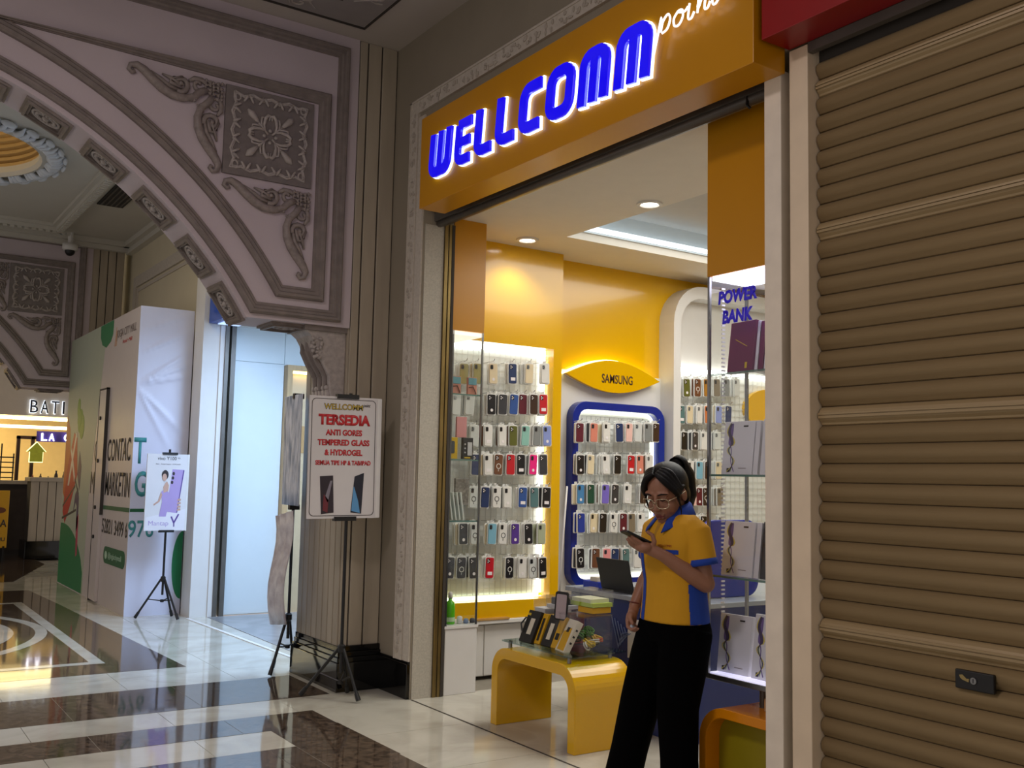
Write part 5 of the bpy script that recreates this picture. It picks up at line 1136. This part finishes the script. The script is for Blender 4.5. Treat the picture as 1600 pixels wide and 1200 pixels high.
MB().tube([(3.66, 4.90, zb + .32), (3.70, 4.935, zb + .55), (3.78, 5.0, zb + .95)], .006, 6).build('security_cable', m_white, label='thin white cable rising from the display phone', cat='cable', smooth=True)

# ================================================================== POWER BANK CABINET
m_plum = mat('plum_carton', sr(106, 36, 76), .35, noise=.06); m_wcar = mat('white_carton', sr(216, 214, 222), .35, noise=.03)
CX0, CX1, CY0, CY1 = 3.61, 3.88, 3.03, 3.61
MB().box(CX0 - .005, CX1 + .02, CY0 - .005, CY1 + .01, 2.545, ZS).build('yellow_bulkhead', m_yel2, label='yellow box bulkhead over the power bank cabinet', cat='bulkhead', bevel=.002)
pb = thing('glass_cabinet', (3.745, 3.32, .56), 'lit glass cabinet lettered POWER BANK at the right of the entrance', 'cabinet', 'tall glass cabinets')
MB().box(CX0 - .004, CX0 + .002, CY0, CY1, .585, 2.545).build('glass_pane', m_glass, pb); MB().box(CX0, CX1, CY1 - .006, CY1, .585, 2.545).build('glass_pane', m_glass, pb); MB().box(CX1 - .006, CX1, CY0, CY1, .585, 2.545).build('glass_pane', m_glass, pb)
for x, y in ((CX0 - .006, CY1 - .008), (CX1 - .012, CY1 - .012), (CX0 - .006, CY0)): MB().box(x, x + .014, y, y + .014, .56, 2.545).build('corner_post', m_steel, pb)
MB().box(CX0 - .01, CX1, CY0, CY1 + .008, .560, .585).build('base_tray', m_steel, pb, bevel=.003); MB().box(CX0, CX1 - .01, CY0 + .02, CY1 - .012, .585, .592).build('base_light', mat('violet_light', (1, 1, 1), .5, emit=.8, ecol=(.72, .70, 1)), pb)
MB().box(CX0 + .01, CX1 - .01, CY0 + .02, CY1 - .012, 2.525, 2.545).build('top_light', mat('violet_light2', (1, 1, 1), .5, emit=5.5, ecol=(.78, .76, 1)), pb)
rl = MB()
for k in range(90): rl.box(3.690, 3.712, 3.598, 3.603, .62 + k * .021, .628 + k * .021)
rl.build('rail_rungs', mat('rail_white', sr(226, 226, 232), .4, noise=.03), pb)['kind'] = 'stuff'
m_edge = mat('glass_edge', sr(96, 128, 118), .15, noise=.1)
shz = [2.045, 1.545, 1.055]
for z in shz:
    MB().box(CX0 + .004, CX1 - .012, CY0, CY1 - .010, z - .004, z + .004).build('glass_shelf', m_glass, pb); MB().box(CX0 + .002, CX0 + .004, CY0, CY1 - .010, z - .005, z + .005).build('shelf_edge', m_edge, pb)
m_vt = mat('violet_letter', sr(46, 34, 190), .4, emit=.15, ecol=sr(60, 40, 220))
text('letters', 'POWER', onX(CX0 - .0045, 3.415, 2.425), .255, .068, m_vt, pb, bold=.05, shear=.12); text('letters', 'BANK', onX(CX0 - .0045, 3.415, 2.325), .20, .068, m_vt, pb, bold=.05, shear=.12)
def pcart(y, z, w, h, t, m, label, group, x=None, rz=0, deco=None):
    r = thing('power_bank_carton', ((CX0 + .05) if x is None else x, y, z), label, 'carton', group); r.rotation_euler = (0, .12, rz)
    link('carton', MB().box(0, t, -w / 2, w / 2, 0, h).mesh('carton'), m, r, .002, local=True)
    if deco == 'ribbon':
        for k, (c_, off) in enumerate((((142, 164, 110), 0), ((206, 192, 96), .012), ((112, 92, 150), -.012), ((74, 62, 92), .004))):
            P = catmull([(0, .052 + off * .3, h * .96), (0, .062 + off, h * .8), (0, .045 - off, h * .6), (0, .058 + off * 1.2, h * .45), (0, .030 - off, h * .25), (0, .042 + off * 2, h * .05)], 5)
            mb = MB(); ribbon(mb, [(-(-p.y), p.z) for p in P], [max(.004, (.020 if i < 12 else .006) * (1 - abs(i - 8) / 26)) for i in range(len(P))], -.0008 - k * .0004, .0002, 'x'); link('ribbon_print', mb.mesh('ribbon_print'), m_print('ribbon%d' % k, c_), r, local=True)
        link('logo_print', MB().box(-.001, .0003, -.055, -.025, h - .03, h - .022).mesh('logo_print'), m_ink, r, local=True); link('corner_print', MB().box(-.001, .0003, .05, .065, .012, .032).mesh('corner_print'), m_ink, r, local=True); link('rule_print', MB().box(-.001, .0003, -.06, -.01, .03, .033).mesh('rule_print'), m_print('grey_ink', (120, 108, 106)), r, local=True)
    if deco == 'line':
        mb = MB(); ribbon(mb, [(.045, h * .66), (-.04, h * .50)], .003, -.001, .0003, 'x'); link('line_print', mb.mesh('line_print'), m_gold, r, local=True); link('mark_print', MB().box(-.001, .0003, -.05, -.035, .02, .05).mesh('mark_print'), m_gold, r, local=True)
    return r
Gp = 'power bank cartons in the lit cabinet'
pcart(3.455, 2.05, .175, .26, .025, m_plum, 'plum carton at the front of the top shelf', Gp, deco='line', rz=-.06)
pcart(3.365, 2.05, .03, .255, .14, m_wcar, 'white carton edge beside the plum carton', Gp, x=CX0 + .06); pcart(3.33, 2.05, .03, .25, .14, m_plum, 'plum carton turned edge-on at the right of the top shelf', Gp, x=CX0 + .06); pcart(3.295, 2.05, .025, .245, .14, m_wcar, 'white carton edge furthest right on the top shelf', Gp, x=CX0 + .06)
pcart(3.475, 1.55, .20, .265, .03, m_wcar, 'white ribbon-printed carton at the left of the second shelf', Gp, deco='ribbon'); pcart(3.355, 1.55, .03, .265, .12, m_wcar, 'white carton edge in the middle of the second shelf', Gp); pcart(3.225, 1.55, .20, .27, .03, m_wcar, 'white ribbon-printed carton at the right of the second shelf', Gp, deco='ribbon')
pcart(3.475, 1.06, .20, .265, .03, m_wcar, 'white ribbon-printed carton at the left of the third shelf', Gp, deco='ribbon'); pcart(3.35, 1.06, .03, .265, .12, m_wcar, 'white carton edge in the middle of the third shelf', Gp); pcart(3.22, 1.06, .21, .27, .05, mat('charcoal_carton', sr(36, 34, 40), .4, noise=.1), 'charcoal carton at the right of the third shelf', Gp)
pcart(3.50, .593, .19, .28, .03, m_wcar, 'white ribbon-printed carton at the left of the lit base', Gp, deco='ribbon', rz=.08); pcart(3.29, .593, .19, .30, .03, m_wcar, 'white ribbon-printed carton at the right of the lit base', Gp, deco='ribbon', rz=-.04)
MB().tube([(3.72, 3.36, .45), (3.72, 3.36, .56)], .016, 10).build('support_post', m_dsteel, pb)
at2 = arch_table('display_table', 3.53, 3.92, 2.98, 3.59, .455, .045, .16, mat('orange_gloss', sr(226, 140, 10), .25, noise=.05), None, 'orange-yellow arch table under the power bank cabinet')
MB().box(3.62, 3.64, 3.026, 3.544, 0, .408).build('inner_panel', mat('olive_panel', sr(150, 136, 20), .4, noise=.06), at2)
MB().box(3.66, 3.80, 3.08, 3.30, .456, .515).build('parcel_box', mat('kraft', sr(190, 150, 100), .7, noise=.15), label='small brown parcel on the arch table under the cabinet', cat='box', bevel=.003)

# ================================================================== BLUE SERVICE COUNTER WITH LAPTOP
ctr = thing('service_counter', (5.0, 5.0, 0), 'long navy blue service counter behind the woman', 'counter')
MB().box(4.17, 6.2, 4.34, 5.45, 0, .77).build('body', m_navy, ctr, bevel=.004); MB().box(4.14, 6.23, 4.31, 5.48, .77, .80).build('worktop', mat('counter_top', sr(150, 156, 164), .25, noise=.05), ctr, bevel=.004)
MB().box(4.165, 4.17, 4.72, 4.86, .42, .66).build('notice', m_white, ctr); 
mb = MB()
for k in range(5): ribbon(mb, [(4.90 + .03 * k, .60 + .015 * k), (4.87 + .02 * k, .55 - .02 * k), (4.83 + .02 * k, .57)], .006, 4.164, 4.17, 'x')
mb.build('scribble_print', m_print('chalk', (120, 136, 176)), ctr)
lp = thing('laptop', (4.33, 5.02, .80), 'open black laptop on the blue counter behind the woman', 'laptop')
a_, b_ = at(955, 883, x=4.30), at(1002, 890, x=4.30)
link('base', MB().box(-.115, .115, -.16, .16, 0, .014).mesh('laptop_base'), m_blk, lp, .003, local=True)
l1 = link('screen_lid', MB().box(-.004, .004, -.16, .16, 0, .205).mesh('laptop_lid'), mat('laptop_lid', sr(38, 38, 38), .4, noise=.1), lp, .003, local=True); l1.location = (-.115, 0, .014); l1.rotation_euler = (0, -.25, 0)
MB().box(4.20, 4.30, 5.20, 5.36, .80, .845).build('small_box', mat('box_royal', sr(40, 60, 170), .4, noise=.05), label='blue cardboard box left of the laptop', cat='box', bevel=.003)
MB().box(4.21, 4.27, 5.22, 5.30, .846, .875).build('small_box', m_cwht, label='white and orange packet on the blue cardboard box', cat='box', bevel=.002)
MB().box(4.35, 4.75, 4.6, 4.85, .80, .98).build('receipt_printer', mat('printer_dark', sr(44, 50, 60), .4, noise=.1), label='dark receipt printer on the blue counter', cat='printer', bevel=.02)
MB().prism(rrect(4.45, 4.95, 1.0 - .2, 1.28, .10, 6), 4.50, 4.54, 'y').build('blue_board', m_blue, label='round-cornered blue board standing on the counter behind the cabinet', cat='board', bevel=.01)
# ================================================================== THE WOMAN AT THE ENTRANCE
pw = thing('person', (3.447, 3.676, 0), 'woman in yellow and blue polo shirt and black trousers looking at her phone', 'person', rz=PI - .04)
# local frame: +x the way she faces, +y her left, z up
def remesh(mb, voxel, smooth=4, name='m'):
    me = mb.mesh(name); o = bpy.data.objects.new('tmp', me); COL.objects.link(o)
    r = o.modifiers.new('r', 'REMESH'); r.mode = 'VOXEL'; r.voxel_size = voxel
    s = o.modifiers.new('s', 'SMOOTH'); s.factor = .5; s.iterations = smooth
    out = bpy.data.meshes.new_from_object(o.evaluated_get(bpy.context.evaluated_depsgraph_get()))
    bpy.data.objects.remove(o); bpy.data.meshes.remove(me); out.name = name
    out.polygons.foreach_set('use_smooth', [True] * len(out.polygons)); return out
def loft(mb, secs, n=28):
    """closed body from sections (z, centre f, centre l, rf, rl)"""
    vs = []
    for z, cf, cl, rf, rl in secs:
        for k in range(n):
            a = 2 * PI * k / n; ca, sa = math.cos(a), math.sin(a); e = .85
            vs.append((cf + rf * math.copysign(abs(ca) ** e, ca), cl + rl * math.copysign(abs(sa) ** e, sa), z))
    m_ = len(secs)
    fs = [(i * n + k, i * n + (k + 1) % n, (i + 1) * n + (k + 1) % n, (i + 1) * n + k) for i in range(m_ - 1) for k in range(n)]
    fs += [tuple(range(n - 1, -1, -1)), tuple((m_ - 1) * n + k for k in range(n))]
    return mb.add(vs, fs)
m_sk = mat('skin', sr(150, 104, 80), .5, noise=.06, scale=20); m_hairp = mat('hair', sr(13, 10, 10), .55, noise=.3, scale=40, stretch=(1, 1, .2), spec=.25); m_poloy = mat('polo_yellow', sr(206, 150, 16), .85, noise=.06, bump=.1, bscale=400); m_polob = mat('polo_blue', sr(22, 62, 158), .85, noise=.06, bump=.1, bscale=400); m_trou = mat('trouser_black', sr(4, 4, 5), .95, noise=.2, spec=.05)
# joints
SL, SR = (-.005, .152, 1.290), (-.005, -.152, 1.290)
EL, WL = (-.030, .188, 1.030), (.158, .098, 1.160)
ER, WR = (-.045, -.235, 1.045), (.075, -.215, .885)
HM = Matrix.Translation((.052, .0, 1.452)) @ Matrix.Rotation(.32, 4, 'Z') @ Matrix.Rotation(.38, 4, 'Y') @ Matrix.Scale(1.14, 4)
body = MB()
loft(body, [(.80, 0, 0, .10, .15), (.95, 0, 0, .105, .14), (1.1, .0, 0, .10, .145), (1.22, .0, 0, .10, .15), (1.31, -.005, 0, .075, .14), (1.36, -.005, 0, .05, .07)])
body.caps((-.01, 0, 1.30), (.025, 0, 1.40), .052, .048)
for A, B, C in ((SL, EL, WL), (SR, ER, WR)):
    body.caps(Vector(A) - Vector((0, 0, .03)), B, .040, .042); body.caps(B, Vector(B).lerp(Vector(C), .3), .044, .046); body.caps(Vector(B).lerp(Vector(C), .3), C, .046, .029)
for s, K, An in ((-1, (.09, -.13, .45), (.15, -.195, .08)), (1, (.05, .09, .45), (.05, .10, .08))):
    body.caps((0, s * .085, .82), K, .075, .05); body.caps(K, An, .05, .035); body.caps(An, (An[0] + .12, An[1], .03), .034, .026)
# head in head coordinates
def hd(fn):
    i = len(body.v); fn(); body.xf(HM, i)
def head():
    body.ell((-.008, 0, .032), (.098, .076, .092), 22, 16); body.ell((.028, 0, -.04), (.066, .058, .078), 20, 14); body.ell((.060, 0, -.098), (.028, .030, .024), 14, 10)
    for s in (-1, 1):
        body.ell((.052, s * .034, -.035), (.036, .030, .036), 14, 10); body.ell((-.008, s * .078, -.006), (.020, .009, .031), 12, 8); body.ell((-.008, s * .072, -.006), (.012, .014, .018), 10, 8)
        body.ell((.079, s * .031, .010), (.013, .018, .010), 12, 8); body.caps((.086, s * .016, .030), (.074, s * .050, .030), .010, .009)
        body.ell((.102, s * .011, -.034), (.009, .008, .007), 10, 6)
    body.caps((.088, 0, .022), (.107, 0, -.028), .008, .011); body.ell((.109, 0, -.032), (.010, .011, .009), 10, 8)
    body.caps((.089, -.016, -.062), (.089, .016, -.062), .008, .008); body.caps((.088, -.012, -.075), (.088, .012, -.075), .009, .009)
    body.caps((-.03, 0, -.05), (-.05, 0, -.14), .052, .052)
hd(head)
# phone, held in her left hand
PC = Vector((.250, .016, 1.240)); pu = Vector((.13, -.035, .058)).normalized(); pn = Vector((-.42, .0, .91)); pn = (pn - pu * pn.dot(pu)).normalized(); ps = pn.cross(pu)   # long axis, screen normal, sideways (her left positive)
if ps.y < 0: ps = -ps
PM = Matrix((( pu.x, ps.x, pn.x, PC.x), (pu.y, ps.y, pn.y, PC.y), (pu.z, ps.z, pn.z, PC.z), (0, 0, 0, 1)))
L = lambda u, s, n: PM @ Vector((u, s, n))
# left hand: palm under the phone, four fingers round the far edge, thumb on the near side
wl = Vector(WL)
body.caps(wl, L(-.075, .022, -.028), .029, .030)
for u, s in ((-.062, .012), (-.048, .022), (-.040, .0)): body.ell(L(u, s, -.030), (.036, .036, .026), 12, 8)
for k, (s0, n0, u1, r0) in enumerate(((.030, -.016, .034, .0105), (.012, -.024, .040, .0108), (-.008, -.031, .034, .0103), (-.026, -.035, .016, .0094))):
    a = L(-.052, s0 * .8, n0 - .010); b = L(-.018, s0, n0 - .006); c_ = L(u1 * .55, s0 - .006, n0 + .001); d = L(u1, s0 - .014, n0 + .009)
    body.caps(a, b, r0, r0 * .95, 10); body.caps(b, c_, r0 * .95, r0 * .88, 10); body.caps(c_, d, r0 * .86, r0 * .74, 10)
a = L(-.078, .034, -.022); b = L(-.066, .056, .006); c_ = L(-.046, .056, .030); d = L(-.022, .044, .036)
body.caps(a, b, .0135, .012, 10); body.caps(b, c_, .0115, .010, 10); body.caps(c_, d, .010, .0082, 10)
# right hand: hanging, loosely curled round a small object
wr_ = Vector(WR); pd = Vector((.055, .035, -.075)); body.caps(wr_, wr_ + pd * .35, .026, .026); body.ell(wr_ + pd * .75, (.032, .022, .042), 14, 10); body.ell(wr_ + pd * .45, (.028, .022, .032), 12, 8)
for k, ln in enumerate((.95, 1.05, 1.0, .8)):
    o_ = Vector((.020 - k * .014, -.004, 0)); a = wr_ + pd * .8 + o_; b = a + Vector((.014, .022, -.034)) * ln; c_ = b + Vector((-.002, .028, -.012)) * ln; d = c_ + Vector((-.012, .018, .010)) * ln
    body.caps(a, b, .0108, .0098, 10); body.caps(b, c_, .0096, .0086, 10); body.caps(c_, d, .0085, .0072, 10)
a = wr_ + pd * .45 + Vector((.022, .012, 0)); b = a + Vector((.022, .026, -.022)); c_ = b + Vector((.006, .026, -.018)); body.caps(a, b, .013, .011, 10); body.caps(b, c_, .0105, .0085, 10)
link('body', remesh(body, .0042, 3, 'body'), m_sk, pw, local=True)
# ---- polo shirt
sh = MB()
loft(sh, [(.835, .0, 0, .142, .184), (.87, .0, 0, .138, .180), (.95, .0, 0, .130, .172), (1.03, .002, 0, .126, .168), (1.12, .010, 0, .134, .172), (1.20, .014, 0, .134, .176), (1.26, .006, 0, .118, .176), (1.31, -.002, 0, .096, .166), (1.345, -.006, 0, .074, .116), (1.365, -.004, 0, .060, .072)])
hemL = Vector(SL).lerp(Vector(EL), .66); hemR = Vector(SR).lerp(Vector(ER), .66)
def sleeve(S_, E_, hem):
    d = (Vector(E_) - Vector(S_)).normalized(); p0 = Vector(S_) + Vector((0, -.03 if S_[1] > 0 else .03, .0)); pts = [p0, Vector(S_) + d * .02, Vector(S_).lerp(hem, .5), hem]
    sh.tube(pts, [.056, .066, .069, .071], 20)
sleeve(SL, EL, hemL); sleeve(SR, ER, hemR)
shm = remesh(sh, .007, 5, 'polo_shirt')
shirt = link('polo_shirt', shm, m_poloy, pw, local=True)
def patch(name, test, m, off=.002):
    bm = bmesh.new(); bm.from_mesh(shm); bm.normal_update()
    nrm = {v.index: v.normal.copy() for v in bm.verts}
    bm.faces.ensure_lookup_table(); kill = [f for f in bm.faces if not test(f.calc_center_median(), f.normal)]
    bmesh.ops.delete(bm, geom=kill, context='FACES')
    for v in bm.verts: v.co += v.normal * off
    me = bpy.data.meshes.new(name); bm.to_mesh(me); bm.free(); me.polygons.foreach_set('use_smooth', [True] * len(me.polygons))
    return link(name, me, m, shirt, local=True)
for s_ in (-1, 1): patch('side_panel', lambda c, n: c.y * s_ > .10 and -.10 < c.x < .052 and .80 < c.z < 1.03 + .25 * (.06 - abs(c.x + .02)) and abs(c.y) < .20 and abs(n.z) < .6, m_polob)
patch('front_stripe', lambda c, n: -.104 < c.y < -.066 and c.x > .03 and .82 < c.z < 1.16 and abs(n.z) < .6, m_polob)
patch('pocket_trim', lambda c, n: .055 < c.y < .142 and c.x > .03 and 1.168 < c.z < 1.186, m_polob)
text('chest_print', 'WELLCOMM', Matrix.Translation((.1385, .085, 1.205)) @ Matrix.Rotation(.35, 4, 'Z') @ Matrix(((0, 0, 1, 0), (1, 0, 0, 0), (0, 1, 0, 0), (0, 0, 0, 1))), .075, .011, m_print('stitch', (150, 60, 20)), shirt, local=True)
for hem, S_, E_ in ((hemL, SL, EL), (hemR, SR, ER)):
    d = (Vector(E_) - Vector(S_)).normalized(); mb = MB().tube([hem - d * .028, hem - d * .012, hem + d * .003], [.0715, .0735, .073], 22); link('cuff', mb.mesh('cuff', True), m_polob, shirt, local=True)
# collar: two leaves round the neck, placket
def collar(s):
    vs = []; n = 18
    for i in range(n + 1):
        t = .87 * i / n; cs, sn = -math.cos(PI * t), math.sin(PI * t * .98 + .03); k = max(0, (t - .45) / .42)
        zt = 1.430 - .062 * t; zb = 1.372 - .030 * sn - .095 * k ** 1.5
        top = (-.004 + cs * .060, s * sn * .064, zt); mid = (-.004 + cs * (.074 + .012 * t), s * sn * .080, zt * .55 + zb * .45 + .014); bot = (-.004 + cs * (.090 + .066 * k), s * sn * (.108 + .03 * k), zb)
        vs += [top, mid, bot]
    me = MB().add(vs, [(3 * i + k, 3 * i + k + 1, 3 * i + 4 + k, 3 * i + 3 + k) for i in range(n) for k in range(2)]).mesh('collar', True)
    o = link('collar', me, m_polob, shirt, local=True); sm = o.modifiers.new('s', 'SOLIDIFY'); sm.thickness = .005
collar(1); collar(-1)
link('placket', MB().tube([(.078, 0, 1.345), (.108, 0, 1.28), (.138, 0, 1.22)], [.012, .014, .012], 8, sq=((1, 0, 0), .35)).mesh('placket', True), mat('placket_tan', sr(176, 128, 30), .8, noise=.05), shirt, local=True)
# ---- trousers
tr = MB()
loft(tr, [(.74, -.01, 0, .140, .178), (.80, -.012, 0, .146, .182), (.88, -.005, 0, .130, .168), (.93, 0, 0, .112, .148)])
tr.ell((-.06, .07, .775), (.085, .085, .085), 16, 10); tr.ell((-.06, -.07, .775), (.085, .085, .085), 16, 10)
for s, K, An in ((-1, (.095, -.135, .44), (.150, -.205, .055)), (1, (.050, .085, .44), (.045, .10, .055))):
    tr.tube([(-.005, s * .080, .80), (.02 + (.03 if s < 0 else .01), s * .095, .64), K, Vector(K).lerp(Vector(An), .6), An], [.128, .118, .100, .090, .092], 24)
link('trousers', remesh(tr, .008, 6, 'trousers'), m_trou, pw, local=True)
# ---- shoes
for s, An in ((-1, (.150, -.205)), (1, (.045, .10))):
    mb = MB(); mb.ell((An[0] + .065, An[1], .028), (.125, .046, .030), 18, 10); mb.ell((An[0] - .0, An[1], .045), (.055, .042, .045), 14, 8)
    i = len(mb.v); link('shoe', remesh(mb, .006, 3, 'shoe'), mat('shoe_pink', sr(190, 170, 168), .6, noise=.06), pw, local=True)
# ---- hair: a close cap cut back along the hairline, loose front strands, a ponytail
hc = MB(); hc.ell((-.013, 0, .036), (.106, .088, .099), 40, 28); hc.ell((-.035, 0, -.02), (.080, .080, .080), 36, 24)
hcm = remesh(hc, .005, 4, 'hair_cap')
bm = bmesh.new(); bm.from_mesh(hcm)
def bald(c): return c.x > .012 and c.z < .108 - .72 * abs(c.y) - .10 * max(0, .05 - c.x) or c.z < -.078 or (c.x > -.022 and c.z < .022) or (c.x > -.04 and c.z < -.035)
bmesh.ops.delete(bm, geom=[f for f in bm.faces if bald(f.calc_center_median())], context='FACES'); bm.to_mesh(hcm); bm.free(); hcm.transform(HM)
hcap = link('hair', hcm, m_hairp, pw, local=True); sd_ = hcap.modifiers.new('s', 'SOLIDIFY'); sd_.thickness = .012; sd_.offset = -1
hr = MB()
for s in (-1, 1):
    for k in range(4):
        P = catmull([(.070 - k * .012, s * (.004 + k * .004), .116 + k * .004), (.078 - k * .016, s * (.040 + k * .006), .092 + k * .004), (.060 - k * .014, s * (.074 + k * .002), .040), (.038 - k * .016, s * (.083 + k * .001), -.002 + k * .012)], 5)
        hr.tube(P, [.007 + .007 * math.sin(PI * i / (len(P) - 1)) for i in range(len(P))], 8)
    hr.tube(catmull([(.058, s * .070, .045), (.046, s * .081, -.01), (.040, s * .079, -.06), (.046, s * .070, -.095)], 5), [.008 - .0004 * i for i in range(16)], 6)
hr.caps((-.100, 0, .075), (-.140, 0, .085), .030, .032); hr.caps((-.140, 0, .085), (-.168, .0, .02), .038, .044); hr.caps((-.168, 0, .02), (-.165, .0, -.07), .044, .038); hr.caps((-.165, 0, -.07), (-.140, .0, -.155), .038, .010)
hr.xf(HM)
link('ponytail', remesh(hr, .004, 3, 'ponytail'), m_hairp, hcap, local=True)
link('hair_tie', MB().tube([HM @ Vector((-.118 , .036 * math.cos(t), .082 + .036 * math.sin(t))) for t in [2 * PI * k / 14 for k in range(15)]], .006, 6).mesh('hair_tie', True), m_trou, pw, local=True)
# ---- glasses, brows, lids, lips
gl = thing('spare', (0, 0, 0), 'x', 'x'); bpy.data.objects.remove(gl)
gm = MB()
for s in (-1, 1):
    gm.tube([HM @ Vector((.108 - .0018 * abs(k_) * 0 - .012 * abs(math.cos(t)) * (1 if math.cos(t) * s > 0 else .1), s * .034 + .027 * math.copysign(abs(math.cos(t)) ** .6, math.cos(t)), -.006 + .021 * math.copysign(abs(math.sin(t)) ** .6, math.sin(t)))) for k_, t in enumerate([2 * PI * k / 24 for k in range(25)])], .0022, 6)
    gm.tube([HM @ Vector(p) for p in ((.096, s * .062, .004), (.05, s * .080, .006), (-.01, s * .086, .008))], .0020, 6)
gm.tube([HM @ Vector(p) for p in ((.109, -.008, -.002), (.113, 0, .001), (.109, .008, -.002))], .0020, 6)
gg = link('glasses', gm.mesh('glasses', True), mat('glasses_gold', sr(206, 190, 160), .25, .7, noise=.1), pw, local=True)
for s in (-1, 1):
    e = MB().tube([HM @ Vector(p) for p in ((.0985, s * .016, .028), (.0965, s * .034, .033), (.080, s * .054, .027))], [.003, .0042, .002], 6); link('eyebrow', e.mesh('eyebrow', True), m_hairp, pw, local=True)
    e = MB().tube([HM @ Vector(p) for p in ((.0915, s * .017, .006), (.0935, s * .031, .001), (.083, s * .047, .005))], [.0016, .0026, .0016], 6); link('eyelash', e.mesh('eyelash', True), m_hairp, pw, local=True)
lp_ = MB().tube([HM @ Vector(p) for p in ((.091, -.022, -.068), (.0985, -.008, -.063), (.098, .008, -.063), (.091, .022, -.068))], [.002, .0055, .0055, .002], 8).tube([HM @ Vector(p) for p in ((.091, -.020, -.070), (.0985, 0, -.077), (.091, .020, -.070))], [.002, .007, .002], 8)
link('lips', lp_.mesh('lips', True), mat('lip', sr(120, 56, 52), .4, noise=.05), pw, local=True)
link('bracelet', MB().tube([wr_ + Vector((.026 * math.cos(t), .026 * math.sin(t), .016 + .006 * math.cos(t))) for t in [2 * PI * k / 18 for k in range(19)]], .0035, 6).mesh('bracelet', True), mat('bracelet_red', sr(110, 50, 40), .5, noise=.1), pw, local=True)
# ---- the phone in her hand, a thing of its own
hp_ = MB().prism(rrect(-.076, .076, -.036, .036, .010), -.0045, .0045, 'z')
WM = world_of(pw) @ PM
hp_.xf(WM); phn = thing('mobile_phone', tuple(WM @ Vector((0, 0, 0))), 'black mobile phone held in the left hand of the woman', 'phone')
hp_.build('phone_body', m_blk, phn, bevel=.0015); MB().prism(rrect(-.073, .073, -.0335, .0335, .008), .0045, .0052, 'z').xf(WM).build('screen', mat('dark_screen', sr(14, 16, 22), .08, emit=.05, ecol=(.6, .7, 1)), phn)
cb_ = MB().ell(tuple(world_of(pw) @ (wr_ + Vector((.065, .062, -.098)))), (.013, .013, .02), 12, 8)
cb_.build('small_bottle', mat('grey_bottle', sr(170, 176, 184), .3, noise=.1), smooth=True, label='small grey vial between the fingers of her right hand', cat='vial')
